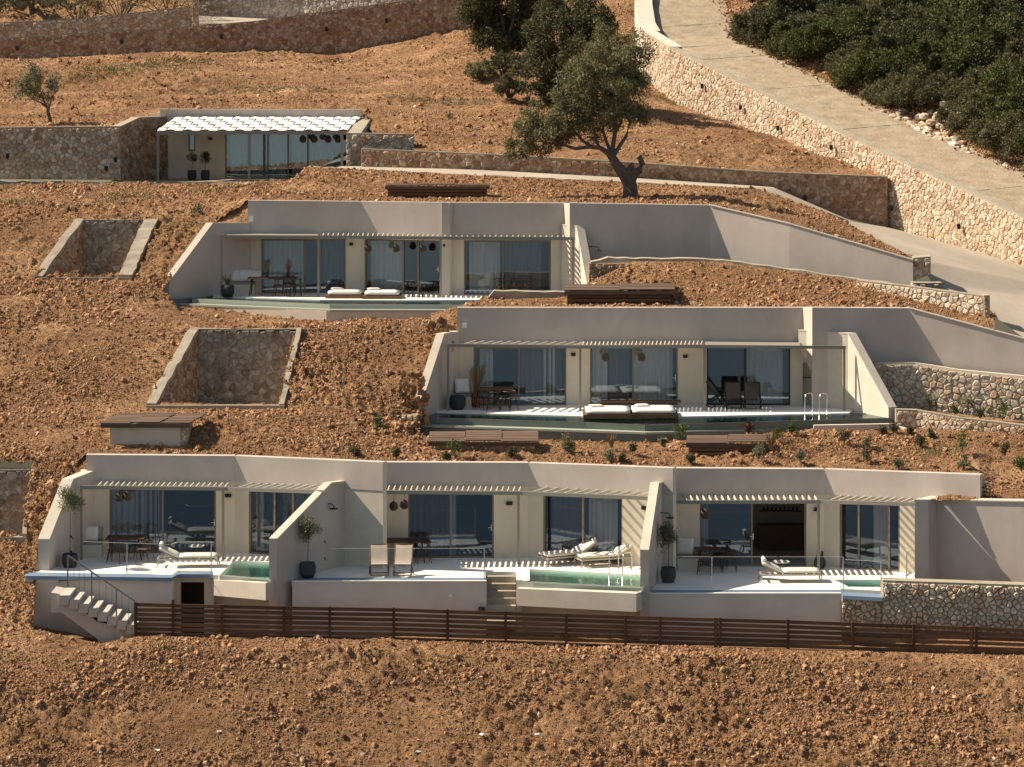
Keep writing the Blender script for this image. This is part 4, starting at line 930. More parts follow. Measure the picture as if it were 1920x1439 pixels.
pergola(v5, [(413, 441, 118.8), (596, 442, 118.8), (826, 444, 118.4), (1077, 445, 118.6)], f5, [(600, 824, 24, 3), (828, 1060, 22, 3)], [415, 597, 826, 1075], zdeck=z5, flat=[(425, 596)])
wing(v5, [(317.5, 527, 117.9, -10.8), (399, 418, 119.5, -10.8), (468, 418, 120.25, -10.8)], (-.26, .05, 0))
wing(v5, [(1102, 538, 117.2, -10.8), (1081, 423, 119.0, -10.8), (1053, 421, 119.6, -10.8)], (.30, .12, 0), m='cap')
slabz(v5, 'deck', [(400, 556), (600, 562), (760, 563), (930, 562), (1100, 560), (1085, 550), (400, 550)], z5, .22, 'deck')
pool('narrow dark infinity pool along the front of the upper villa', [(322, 563), (360, 560.5), (618, 571), (925, 573), (1095, 571), (1095, 560.5), (930, 562.5), (760, 563.5), (600, 562.5), (400, 556.5), (330, 556)], z5-.04, .5, tile='tiled')
wallpx(v5, 'pool_overflow', [(360, 560.5, 572, 118.0), (618, 571, 583, 115.3), (930, 573, 586, 115)], 'lip', (0, .06, 0))
wallpx(v5, 'overflow_ledge', [(325, 569, 572.5, 117.8), (619, 581, 584.5, 114.9), (930, 582, 585.5, 114.7)], 'lip', (0, .35, 0))
wallpx(v5, 'pool_wall', [(325, 571, 625, 117.85), (612, 583, 625, 114.95), (930, 584, 620, 114.75)], 'cap', (0, .3, 0))
for px in (1004, 1029):
    pass
# --- pavilion at the top
z6 = -6.13; zo6 = z6+2.26
v6 = thing('pavilion', 'small glazed pavilion at the top under a woven white fabric canopy', 'pavilion', P(480, 341, 141), group='earth-sheltered villas')
f6 = Facade(v6, [(300, 143.2, 205), (332, 143.2, 205), (678, 143.0, 206)], z6, zo6)
f6.gm = 'glass_high'
f6.wall([(353, 366, z6+1.35, zo6-.05), (422, 668, z6, zo6-.03)], split=zo6+.05)
f6.room(310, 672, 3.5)
f6.window(353, 366, z6+1.36, zo6-.06, (), (), name='window')
f6.window(422, 668, z6, zo6-.04, (466, 502, 540, 577, 640), [(430, 464), (470, 500), (504, 536), (546, 574), (580, 638)], handle=428)
f6.light(394, 260, .2)
MB().run(S((332, 338, 348, 143), (690, 338, 348, 143)), (0, -3.2, 0)).build('paving', M['drive'], v6)
MB().run([(P(200, 0, 139).x, 138.9, z6-.15, z6), (P(700, 0, 139).x, 138.9, z6-.15, z6)], (0, 4.3, 0)).build('paving', M['drive'], v6)
# canopy: frame, posts, woven strips
cf = MB(); zf = P(300, 247, 139.8).z; zb = P(330, 222, 142.9).z
xa, xb = P(294, 0, 139.8).x, P(651, 0, 139.8).x; xc, xd = P(330, 0, 142.9).x, P(676, 0, 142.9).x
cf.run([(xa, 139.8, zf-.14, zf), (xb, 139.8, zf-.14, zf)], (0, .06, 0)).run([(xc, 142.9, zb-.1, zb), (xd, 142.9, zb-.1, zb)], (0, .06, 0))
cf.run([(xa, 139.85, zf-.1, zf), (xc, 142.9, zb-.1, zb)], (.06, 0, 0)).run([(xb, 139.85, zf-.1, zf), (xd, 142.9, zb-.1, zb)], (-.06, 0, 0))
cn = cf.build('canopy', M['perg'], v6)
for px in (296, 467, 641): q = P(px, 0, 139.8); MB().box((q.x, 139.83, (zf-.14+z6)/2), (.12, .08, zf-.14-z6)).build('post', M['perg'], cn)
NX, NY = 22, 5
for k in range(NX):                      # strips running down the slope
    vs = []; n_ = NY*4
    for j in range(n_+1):
        v_ = j/n_
        for e in (.06, .94):
            u_ = (k+e)/NX; x = (xa+(xb-xa)*u_)*(1-v_)+(xc+(xd-xc)*u_)*v_; y = 139.84+3.06*v_; z = zf+(zb-zf)*v_+.05+.05*math.sin(v_*NY*math.pi+(k % 2)*math.pi)
            vs.append((x, y, z))
    fs = [(2*j, 2*j+1, 2*j+3, 2*j+2) for j in range(n_)]; m0 = len(vs); vs += [(a, b, c-.012) for a, b, c in vs]; fs += [tuple(i+m0 for i in f[::-1]) for f in fs]
    MB().add(vs, fs).build('fabric_strip', M['fab'], cn, smooth=True)
for k in range(NY):                      # strips running along
    vs = []; n_ = NX*4
    for j in range(n_+1):
        u_ = j/n_
        for e in (.10, .90):
            v_ = (k+e)/NY; x = (xa+(xb-xa)*u_)*(1-v_)+(xc+(xd-xc)*u_)*v_; y = 139.84+3.06*v_; z = zf+(zb-zf)*v_+.05-.05*math.sin(u_*NX*math.pi+(k % 2)*math.pi)
            vs.append((x, y, z))
    fs = [(2*j, 2*j+2, 2*j+3, 2*j+1) for j in range(n_)]; m0 = len(vs); vs += [(a, b, c-.012) for a, b, c in vs]; fs += [tuple(i+m0 for i in f[::-1]) for f in fs]
    MB().add(vs, fs).build('fabric_strip', M['fab'], cn, smooth=True)

# ---------------------------------------------------------------- glass balustrades
def rail(label, pts, z, h, posts=(), group=None):
    q = [G(x, y, z) for x, y in pts]; t = thing('glass_balustrade', label, 'balustrade', q[0], group='glass balustrades along the lower decks')
    for a, b in zip(q[:-1], q[1:]):
        d = (b-a).normalized()*.02; n = V((d.y, -d.x, 0)).normalized()*.006
        MB().run([(a.x+d.x, a.y+d.y, z-.02, z+h), (b.x-d.x, b.y-d.y, z-.02, z+h)], (-n.x*2, -n.y*2, 0)).build('pane', M['rail'], t)
        MB().run([(a.x+d.x, a.y+d.y, z+h, z+h+.012), (b.x-d.x, b.y-d.y, z+h, z+h+.012)], (-n.x*3, -n.y*3, 0)).build('top_edge', M['perg2'], t)
    for p in posts: r = q[p]; MB().box(r+V((0, 0, h/2)), (.035, .035, h)).build('post', M['perg2'], t)
    return t
rail('glass balustrade behind the handrail of the lowest left villa deck', [(155, 1073), (238, 1076), (320, 1079)], z1, 1.0, (1,))
rail('short glass balustrade above the dark service opening', [(321, 1079), (333, 1074), (396, 1074)], z1, 1.0, (2,))
rail('glass balustrade in front of the two canvas chairs', [(556, 1086), (672, 1086), (790, 1086), (908, 1086)], z2, 1.0, (3,))
rail('short side glass pane next to the potted tree by the white wing', [(520, 1083), (553, 1084), (556, 1086)], z2, 1.0, (0,))
rail('glass balustrade of the lowest right villa deck', [(1212, 1108), (1335, 1109), (1460, 1109), (1581, 1109)], z3, 1.12, (1, 3))
rail('glass balustrade in front of the small dark plunge pool', [(1583, 1110), (1652, 1114)], z3, 1.05, (1,))
rail('small glass pane beside the end pier of the right villa', [(1700, 1087), (1722, 1080)], z3, .95, (0, 1))

# ---------------------------------------------------------------- timber fence
ft = thing('wooden_fence', 'long dark brown horizontal slat fence along the foot of the villas', 'fence', P(1000, 1205, 94.4))
FP = [(254, 1130, 1196), (298, 1131.5, 1197), (324, 1125, 1197), (416, 1134, 1200), (532, 1137, 1202), (618, 1138.5, 1204), (738, 1140, 1206), (839, 1143.5, 1208), (948, 1147, 1211), (1062, 1151, 1216), (1173, 1154.5, 1219), (1238, 1157, 1220), (1351, 1160, 1222), (1478, 1163.5, 1225), (1600, 1168, 1229), (1714, 1172, 1233), (1831, 1176, 1237), (1945, 1180, 1241), (2060, 1184, 1245), (2180, 1188, 1249), (2300, 1192, 1253)]
tops = [(254, 1131), (532, 1137.5), (738, 1141), (948, 1147.5), (1238, 1157), (1478, 1163.5), (1714, 1172), (2300, 1192.5)]
def topy(px): return float(np.interp(px, [a for a, b in tops], [b for a, b in tops]))
for i, (px, pt_, pb) in enumerate(FP):
    q = P(px, topy(px)+(-7 if px == 324 else -.5), 94.25)
    if px == 298: continue
    MB().box((q.x, 94.33, q.z-.65), (.085, .09, 1.3)).build('post', M['post'], ft)
    if px in (1351, 1831): MB().box((q.x-.14, 94.42, q.z-.65), (.12, .09, 1.28)).build('post', M['wood'], ft)
    if i < len(FP)-1:
        j = i+1 if FP[i+1][0] != 298 else i+2
        nx = FP[j][0]; a = P(px, topy(px), 94.4); b = P(nx, topy(nx), 94.4)
        for k in range(8):
            j1, j2 = random.uniform(-.006, .006), random.uniform(-.006, .006)
            if random.random() < .05: j1 -= .01
            MB().run([(a.x, 94.4, a.z-.155*k-.112+j1, a.z-.155*k+j1), (b.x, 94.4, b.z-.155*k-.112+j2, b.z-.155*k+j2)], (0, .025, 0)).build('slat', M['wood'], ft)
# ---------------------------------------------------------------- furniture (models in local metres, then placed)
def lounger(label, loc, rz, back=.45, towel=False, group='cushioned sun loungers on the lower decks'):
    t = thing('sun_lounger', label, 'sun lounger', loc, rz, group)
    L_, W_ = 2.0, .68
    f = MB(); f.box((0, W_/2, .27), (L_, .045, .05)).box((0, -W_/2, .27), (L_, .045, .05)).box((L_/2, 0, .27), (.045, W_+.045, .05)).box((-L_/2, 0, .27), (.045, W_+.045, .05))
    for k in range(9): f.box((-.2+k*.13, 0, .275), (.06, W_-.05, .02))
    f.build('frame', M['taupe'], t, local=True)
    for sx in (-1, 1):
        for sy in (-1, 1):
            MB().tube([(sx*(L_/2-.02), sy*W_/2, .26), (sx*(L_/2+.03), sy*W_/2, 0)], .024, 6).build('leg', M['taupe'], t, local=True)
    MB().cushion((.35, 0, .36), (1.28, .66, .13)).build('seat_cushion', M['towel'], t, local=True, smooth=True)
    c, s_ = math.cos(back), math.sin(back); px, pz = -.30, .36
    MB().cushion((px-.35*c, 0, pz+.35*s_), (.74, .66, .13), ry=back).build('back_cushion', M['towel'], t, local=True, smooth=True)
    MB().box((px-.36*c, 0, pz+.36*s_-.08), (.72, .60, .03), ry=back).tube([(px-.5*c, .25, pz+.5*s_-.08), (-.75, .25, .28)], .014, 5).tube([(px-.5*c, -.25, pz+.5*s_-.08), (-.75, -.25, .28)], .014, 5).build('back_frame', M['taupe'], t, local=True)
    MB().tube([(px-.66*c, -.28, pz+.66*s_+.09), (px-.66*c, .28, pz+.66*s_+.09)], .07, 12).build('rolled_towel', M['white'], t, local=True, smooth=True)
    if towel: MB().cushion((px-.3*c, .05, pz+.3*s_+.09), (.35, .42, .06), ry=back).build('towel', M['white'], t, local=True, smooth=True)
    return t
def sling(label, loc, rz, m='linen', group='folding canvas chairs on the decks'):
    t = thing('deck_chair', label, 'deck chair', loc, rz, group)   # faces -y locally
    wd = M['teak'] if m == 'linen' else M['black']
    for s in (-.29, .29):
        MB().tube([(s, .38, .98), (s, -.32, .06)], [.022, .022], 6).build('back_rail', wd, t, local=True)
        MB().tube([(s*1.08, -.30, .42), (s*1.08, .36, .02)], [.022, .022], 6).build('leg', wd, t, local=True)
    MB().tube([(-.31, .38, .98), (.31, .38, .98)], .018, 6).tube([(-.31, -.30, .42), (.31, -.30, .42)], .018, 6).tube([(-.31, -.30, .07), (.31, -.30, .07)], .016, 6).tube([(-.31, .34, .04), (.31, .34, .04)], .016, 6).build('crossbar', wd, t, local=True)
    prof = []
    for k in range(13):
        u = k/12; y = .36-.66*u; z = .97-.55*u-.17*math.sin(u*math.pi)**1.2*(.4+u); prof.append((y, z))
    vs = []
    for y, z in prof:
        for x in (-.27, -.14, 0, .14, .27): vs.append((x, y-.02*math.cos(x*5), z-.015*math.cos(x*5.8)))
    fs = [(5*j+i, 5*j+i+1, 5*j+i+6, 5*j+i+5) for j in range(12) for i in range(4)]; m0 = len(vs); vs += [(a, b+.012, c-.012) for a, b, c in vs]; fs += [tuple(i+m0 for i in f[::-1]) for f in fs]
    MB().add(vs, fs).build('canvas_seat', M[m], t, local=True, smooth=True)
    return t
def dchair(label, loc, rz, m='walnut', group='wooden dining chairs on the terraces'):
    t = thing('dining_chair', label, 'chair', loc, rz, group)
    MB().cushion((0, 0, .45), (.46, .45, .045), puff=.2).build('seat', M[m], t, local=True, smooth=True)
    for sx in (-1, 1):
        for sy in (-1, 1): MB().tube([(sx*.19, sy*.18, .44), (sx*.24, sy*.24, 0)], [.02, .013], 6).build('leg', M['black'] if m != 'walnut' else M[m], t, local=True)
    arc = [(.26*math.cos(a), .24*math.sin(a), .70) for a in [R(x) for x in range(-20, 201, 20)]]
    MB().tube(arc, .022, 6).tube([(0, .235, .70), (0, .21, .45)], .013, 5).tube([(.18, .16, .70), (.15, .18, .45)], .013, 5).tube([(-.18, .16, .70), (-.15, .18, .45)], .013, 5).build('backrest', M[m], t, local=True)
    return t
def table(label, loc, rz, L_=1.7, W_=.85, h=.74, m='walnut'):
    t = thing('dining_table', label, 'table', loc, rz, 'dining tables on the terraces')
    MB().box((0, 0, h-.02), (L_, W_, .04)).build('tabletop', M[m], t, local=True)
    for sx in (-1, 1):
        for sy in (-1, 1): MB().tube([(sx*(L_/2-.18), sy*(W_/2-.12), h-.04), (sx*(L_/2-.08), sy*(W_/2-.05), 0)], [.028, .018], 6).build('leg', M['black'], t, local=True)
    return t
def pillow(label, loc, rz, s=.5, rx=1.25, m='white'):
    t = MB().cushion((0, 0, 0), (s, s, .2), rx=rx, n=8, puff=.8).build('pillow', M[m], smooth=True); t.location = loc; t.rotation_euler = (0, 0, rz)
    return tag(t, label, 'pillow', 'loose pillows on the terrace benches')
def leaves(cs, rad, n, l=.09, w=.04, flat=1., droop=0., seed=0):
    """n leaves around each centre of cs with radius rad -> MB"""
    r = np.random.default_rng(seed); cs = np.array(cs, float); rad = np.broadcast_to(np.array(rad, float), (len(cs),))
    N_ = n*len(cs); i = np.repeat(np.arange(len(cs)), n)
    d = r.normal(size=(N_, 3)); d /= np.linalg.norm(d, axis=1)[:, None]; p = cs[i]+d*(r.random((N_, 1))**.45)*rad[i][:, None]*np.array([1, 1, flat])
    a = r.normal(size=(N_, 3)); a[:, 2] += .25-droop; a += d*.8; a /= np.linalg.norm(a, axis=1)[:, None]
    b = np.cross(a, r.normal(size=(N_, 3))); b /= np.linalg.norm(b, axis=1)[:, None]
    s = .65+.7*r.random((N_, 1)); a = a*l*s; b = b*w*s*.5
    v = np.stack([p, p+a*.5+b, p+a, p+a*.5-b], 1).reshape(-1, 3); f = np.arange(N_*4).reshape(-1, 4)
    return v, f
def leafobj(name, v, f, m, parent=None, local=False):
    me = bpy.data.meshes.new(name)
    if parent is not None and not local:
        o = rootloc(parent); v = v-np.array(o)
    me.vertices.add(len(v)); me.vertices.foreach_set('co', np.ascontiguousarray(v, dtype=np.float32).ravel()); me.loops.add(f.size); me.loops.foreach_set('vertex_index', f.ravel().astype(np.int32))
    me.polygons.add(len(f)); me.polygons.foreach_set('loop_start', np.arange(0, f.size, 4, dtype=np.int32)); me.update(calc_edges=True); me.materials.append(m)
    ob = bpy.data.objects.new(name, me); C.objects.link(ob)
    if parent is not None: ob.parent = parent
    return ob
def pottree(label, loc, h, cr, potr=.24, poth=.42, m='olive', n=900, ball=False, stem=.014, up=.0, group='potted plants on the terraces'):
    t = thing('potted_tree', label, 'potted plant', loc, 0, group)
    MB().lathe((0, 0, 0), [(potr*.72, 0), (potr*.98, poth*.35), (potr, poth*.7), (potr*.88, poth), (potr*.78, poth), (potr*.76, poth-.05)], 18).build('pot', M['pot'], t, local=True, smooth=True)
    c = V((0, 0, h-cr)); sd = random.random()*99
    MB().tube([(0, 0, poth-.06), (.02, 0, (poth+h)/2), tuple(c)], [stem, stem*.8, stem*.4], 6).build('stem', M['bark'], t, local=True)
    rd = random.Random(sd); k = 26 if not ball else 14; cs = []
    for _ in range(k):
        d = V((rd.gauss(0, 1), rd.gauss(0, 1), rd.gauss(0, 1)+up)).normalized()*cr*(rd.random()**.5)*(1 if ball else 1.05)*.75; cs.append(tuple(c+d))
    v, f = leaves(cs, cr*.42 if not ball else cr*.5, n//k, .07 if not ball else .045, .03, seed=int(sd*10)); leafobj('foliage', v, f, M[m], t, True)
    return t
def pendant(label, loc, r=.17, cord=.35, mt='rattan'):
    t = thing('pendant_lamp', label, 'lamp', loc, 0, 'woven pendant lamps under the pergolas')
    MB().lathe((0, 0, 0), [(r*.45, -r*1.05), (r*.85, -r*.7), (r, -.05), (r*.9, r*.5), (r*.45, r*.95), (.02, r*1.1)], 14).build('lamp_shade', M[mt], t, local=True, smooth=True)
    MB().tube([(0, 0, r), (0, 0, r+cord)], .008, 5).build('cord', M['black'], t, local=True)
def bench(t, px0, px1, pyb, z, fac, deep=.7, h=.42):
    a = fac.at(px0, z, .02); b = fac.at(px1, z, .02); MB().prism([a, b, (b.x, b.y-deep, z), (a.x, a.y-deep, z)], (0, 0, h)).build('built_in_bench', M['cream'], t)
    MB().prism([(a.x+.03, a.y-.05, z+h+.002), (b.x-.03, b.y-.05, z+h+.002), (b.x-.03, b.y-deep+.03, z+h+.002), (a.x+.03, a.y-deep+.03, z+h+.002)], (0, 0, .1)).build('bench_cushion', M['grey'], t)
def sidetable(label, loc, r=.28, h=.42, m='perg2'):
    t = thing('side_table', label, 'side table', loc, 0, 'small side tables by the loungers')
    MB().lathe((0, 0, h-.03), [(r, 0), (r, .03)], 16).build('tabletop', M[m], t, local=True)
    for k in range(3): a = k*2.1; MB().tube([(r*.6*math.cos(a), r*.6*math.sin(a), h-.03), (r*.8*math.cos(a), r*.8*math.sin(a), 0)], .012, 5).build('leg', M['black'], t, local=True)
def shower(t, c, d=V((1, 0, 0)), taps=True):
    c = V(c); MB().tube([c, c+d*.28, c+d*.36+V((0, 0, -.05)), c+d*.36+V((0, 0, -.14))], .017, 6).lathe(c+d*.36+V((0, 0, -.17)), [(.15, 0), (.15, .02), (.03, .04)], 14).lathe(c+V((.01, 0, -.03)), [(.04, 0), (.04, .06)], 8).build('shower_arm', M['black'], t)
    if taps:
        for dz in (-1.25, -1.75): MB().box(c+V((.0, 0, dz)), (.08, .09, .06)).tube([c+V((0, 0, dz)), c+V((.09, -.03, dz-.08))], .013, 5).build('tap', M['black'], t)

# V1 terrace
lounger('cushioned sun lounger with rolled towel on the lowest left deck', G(353, 1062, z1), 0.05)
bench(v1, 157, 196, 0, z1, f1); pillow('white pillow leaning on the bench of the lowest left terrace', f1.at(172, z1+.76, .35), .1)
pillow('grey pillow behind the white one on the left terrace bench', f1.at(180, z1+.74, .18), -.1, .48, 1.3, 'grey')
table('dark wooden dining table of the lowest left terrace', G(236, 1048, z1), .0, 1.3)
dchair('dark dining chair at the left of the lowest left table', G(217, 1055, z1), 2.9); dchair('dark dining chair at the right of the lowest left table', G(272, 1054, z1), -1.9)
dchair('dark dining chair right behind the lowest left table', G(258, 1047, z1), -.3)
pottree('thin olive tree in a black pot beside the left wing wall', G(131, 1064, z1), 2.75, .52, .27, .45, 'dusty', 1900)
shower(v1, P(133, 937, 98.7), V((1, -.1, 0)))
pendant('woven pendant lamp hanging at left of the lowest left terrace', P(224, 932, 99.9), .15, .2); pendant('second woven pendant lamp of the lowest left terrace, nearer the glass frame', P(239, 930, 99.9), .15, .2)
sidetable('low round side table behind the lounger of the lowest left deck', G(368, 1046, z1))
# V2
bench(v2, 664, 718, 0, z2, f2, .8); pillow('white square pillow at the left of the middle terrace bench', f2.at(684, z2+.78, .5), .15, .55)
pillow('white pillow at the right of the middle terrace bench', f2.at(711, z2+.80, .3), -.1, .5); pillow('grey pillow between two white pillows on the middle terrace bench', f2.at(698, z2+.78, .15), 0, .5, 1.3, 'grey')
table('dark wooden dining table behind the two canvas chairs', G(752, 1053, z2), .05, 1.75, .85)
dchair('dark dining chair at the right end of the table behind the canvas chairs', G(794, 1055, z2), -1.4); dchair('dark dining chair behind the table of the middle terrace', G(770, 1049, z2), .1)
sling('left one of the two beige canvas chairs on the middle deck', G(711, 1080, z2), .08); sling('right one of the two beige canvas chairs on the middle deck', G(756, 1080, z2), -.06)
pottree('olive standard in a charcoal pot beside the white diagonal wing', G(577, 1083, z2), 2.05, .42, .27, .5, 'dusty', 1700)
shower(v2, P(606, 945, 98.45), V((1, -.12, 0)), False)
for dx, dy in ((607, 1015), (607, 1046)): MB().box(P(dx, dy, 98.3), (.1, .1, .06)).tube([P(dx, dy, 98.3), P(dx+5, dy+5, 98.2)], .013, 5).build('tap', M['black'], v2)
pendant('pale woven pendant lamp hanging above the middle terrace bench', P(738, 949, 99.7), .15, .3); pendant('dark woven pendant lamp right of the pale one on the middle terrace', P(758, 946, 99.8), .15, .2)
lounger('shaded sun lounger with striped slat shadows by the long green pool', G(1066, 1056, z2), math.pi+.5, .5, group='cushioned sun loungers on the lower decks')
lounger('sunlit sun lounger with white towel behind the pool ladder', G(1136, 1060, z2), math.pi+.35, .5, True)
def ladder(label, pts, z, h=.75, deep=.5):
    t = thing('pool_ladder', label, 'pool ladder', G(pts[0][0], pts[0][1], z))
    for x, y in pts:
        q = G(x, y, z); MB().tube([q+V((0, 0, -.55)), q+V((0, 0, h*.85)), q+V((.05, .05, h)), q+V((.16, .15, h*1.02)), q+V((.27, .25, h)), q+V((.32, .3, h*.85)), q+V((.32, .3, 0))], .022, 8).build('handrail', M['steel'], t, smooth=True)
    for k in (1, 2):
        a, b = G(*pts[0], z), G(*pts[1], z); MB().tube([a+V((0, 0, -.22*k)), b+V((0, 0, -.22*k))], .018, 6).build('rung', M['steel'], t)
ladder('steel pool ladder at the long green pool', [(1142, 1079), (1167, 1081)], z2-.03)
# V3
bench(v3, 1268, 1308, 0, z3, f3, .75); pillow('white pillow leaning on the bench of the right terrace', f3.at(1283, z3+.78, .4), -.25, .55)
table('dark wooden dining table of the lowest right terrace', G(1330, 1070, z3), 0, 1.0, .8)
dchair('armchair at the right of the lowest right dining table', G(1368, 1072, z3), -1.7); dchair('dark dining chair left of the lowest right table', G(1322, 1077, z3), 2.9); dchair('dark dining chair behind the lowest right table', G(1352, 1064, z3), -.2)
lounger('cushioned sun lounger on the sunlit lowest right deck', G(1482, 1090, z3), 0.02)
sidetable('round side table with a wire basket behind the right deck lounger', G(1464, 1076, z3), .3, .42)
pottree('olive standard in a black pot beside the right hand wing wall', G(1253, 1092, z3), 2.0, .42, .26, .5, 'dusty', 1700)
shower(v3, P(1236, 962, 98.6), V((1, -.1, 0)))
pendant('woven pendant lamp of the lowest right terrace', P(1322, 964, 99.9), .16, .2)
for px, s in ((1531, 1.), (1539, .8)):
    t = MB().lathe((0, 0, 0), [(.09, 0), (.16, .15), (.15, .32), (.06, .5), (.045, .68), (.06, .72)], 14).build('vase', M['pot'], smooth=True); t.location = f3.at(px, z3, .5 if s == 1 else .35); t.scale = (s, s, s)
    tag(t, 'tall black vase in front of the pergola post' if s == 1 else 'shorter black vase half hidden behind the pergola post', 'vase')
# middle villa
def daybed(label, px, py, z, rz=0, L_=1.75, W_=1.15, n=2):
    q = G(px, py, z); t = thing('daybed', label, 'daybed', q, rz, 'white daybeds on the pool edges')
    MB().box((0, 0, .06), (L_+.16, W_+.1, .14)).build('base', M['teak'], t, local=True); MB().cushion((0, 0, .22), (L_, W_, .19), puff=.2).build('mattress', M['white'], t, local=True, smooth=True)
    MB().cushion((-L_*.25, .15, .35), (.5, .36, .1), .2).build('folded_towel', M['towel'], t, local=True, smooth=True)
    return t
daybed('white daybed on a teak base, left one on the middle pool', 1139, 780, z4, 0, 1.65, 1.5); daybed('white daybed on a teak base, right one on the middle pool', 1225, 779, z4, 0, 1.6, 1.5)
bench(v4, 848, 884, 0, z4, f4, .7); pillow('white pillow standing on the bench of the middle villa', f4.at(866, z4+.8, .35), .25, .55)
t = thing('planter', 'round dark grey pot beside the bench of the middle villa', 'planter', G(858, 768, z4)); MB().lathe((0, 0, 0), [(.22, 0), (.3, .2), (.3, .42), (.25, .52), (.22, .52)], 16).build('pot', M['pot'], t, local=True, smooth=True)
table('round edged brown dining table of the middle villa', G(925, 765, z4), 0, 1.5, .9, m='teak')
for px, py, rz, lb in ((903, 768, 2.6, 'leftmost brown dining chair at the middle villa table'), (925, 770, 3.1, 'front brown dining chair at the middle villa table'), (955, 769, -2.3, 'rightmost brown dining chair at the middle villa table'), (940, 762, -.2, 'brown dining chair behind the middle villa table')): dchair(lb, G(px, py, z4), rz)
def pampas(label, loc, pot='clay', h=1.1, s=1):
    t = thing('vase_plant', label, 'vase', loc); MB().lathe((0, 0, 0), [(.08*s, 0), (.14*s, .12*s), (.12*s, .28*s), (.05*s, .36*s), (.06*s, .4*s)], 12).build('vase', M[pot], t, local=True, smooth=True)
    mb = MB()
    for k in range(16): a = random.uniform(0, 6.28); sp = random.uniform(.05, .28)*h; zt = h*random.uniform(.7, 1); mb.tube([(0, 0, .36*s), (sp*.4*math.cos(a), sp*.4*math.sin(a), zt*.6), (sp*math.cos(a), sp*math.sin(a), zt)], [.006, .012, .022, ][:3], 4)
    mb.build('stems', M['pampas'], t, local=True)
pampas('terracotta vase with dry grass plumes by the middle villa corner', G(893, 763, z4)+V((0, 0, .0)), 'clay', 1.75, 1.6)
sling('leftmost dark canvas chair, turned sideways at the middle villa', G(1345, 764, z4), 1.9, 'darkcanvas'); sling('dark canvas chair in the middle of the three at the middle villa', G(1375, 768, z4), .0, 'darkcanvas'); sling('rightmost dark canvas chair at the middle villa', G(1411, 768, z4), .0, 'darkcanvas')
ladder('steel pool ladder at the right end of the middle infinity pool', [(1509, 780), (1536, 780)], z4-.03, .8)
pendant('round woven pendant lamp, left one of the middle villa', P(1136, 670, 110.3), .15, .2); pendant('round woven pendant lamp, right one of the middle villa', P(1203, 670, 110.3), .15, .2)
MB().box(P(871, 611, 110.9), (.16, .04, .16)).build('outlet', M['wht'], v4); MB().box(P(471, 411, 120.2), (.16, .04, .22)).build('outlet', M['wht'], v5)
MB().box(P(1505, 710, 110.9)+V((0, .4, 0)), (.75, .03, .03)).build('towel_rail', M['black'], v4)
for x in (1156, 1209): pass
MB().box(f4.at(1200, z4+.22, .5), (3.0, .45, .06)).build('low_bench', M['teak'], v4)
# upper villa
daybed('white daybed at the left on the upper pool edge', 647, 558, z5, 0, 1.35, 1.1); daybed('white daybed at the right on the upper pool edge', 717, 559, z5, 0, 1.4, 1.1)
bench(v5, 433, 480, 0, z5, f5, .7); pillow('white pillow at the left of the upper villa bench', f5.at(445, z5+.76, .3), 0, .5); pillow('white pillow at the right of the upper villa bench', f5.at(462, z5+.76, .35), .1, .5); pillow('pale pillow at the far right end of the upper bench', f5.at(480, z5+.76, .3), .1, .42)
table('long thin legged dining table of the upper villa', G(511, 555, z5), 0, 2.0, .9)
for px, py, rz, lb in ((525, 556, 3.0, 'front left dining chair of the upper villa'), (554, 556, -3.0, 'front right dining chair of the upper villa'), (540, 552, .1, 'dining chair behind the upper villa table')): dchair(lb, G(px, py, z5), rz)
pampas('small brown vase with dried stems on the upper villa table, left', G(500, 555, z5)+V((0, 0, .74)), 'rattan', .6, .6); pampas('small brown vase with dried stems on the upper villa table, right', G(540, 554, z5)+V((0, 0, .74)), 'rattan', .6, .6)
t = thing('potted_plant', 'dark round pot with an agave at the left end of the upper terrace', 'potted plant', G(427, 557, z5)); MB().lathe((0, 0, 0), [(.2, 0), (.27, .2), (.27, .42), (.22, .48)], 16).build('pot', M['pot'], t, local=True, smooth=True)
mb = MB()
for k in range(12): a = k*.55; mb.tube([(0, 0, .45), (.12*math.cos(a), .12*math.sin(a), .68), (.25*math.cos(a), .25*math.sin(a), .8+.05*(k % 3))], [.03, .022, .004], 4)
mb.build('leaf_rosette', M['olive2'], t, local=True)
table('small dark side table in front of the upper middle doors', G(782, 557, z5), 0, .6, .4, .46)
for px, lb in ((690, 'leftmost woven pendant lamp of the upper villa'), (743, 'middle woven pendant lamp of the upper villa'), (792, 'rightmost woven pendant lamp of the upper villa')): pendant(lb, P(px, 466, 119.2), .15, .2)
shower(v5, P(1106, 463, 118.6), V((1, -.1, 0)), False)
for px, lb in ((938, 'left dark chair by the right hand doors of the upper villa'), (968, 'middle dark chair by the right hand doors of the upper villa'), (990, 'right dark chair by the right hand doors of the upper villa')): dchair(lb, G(px, 556, z5), .2)
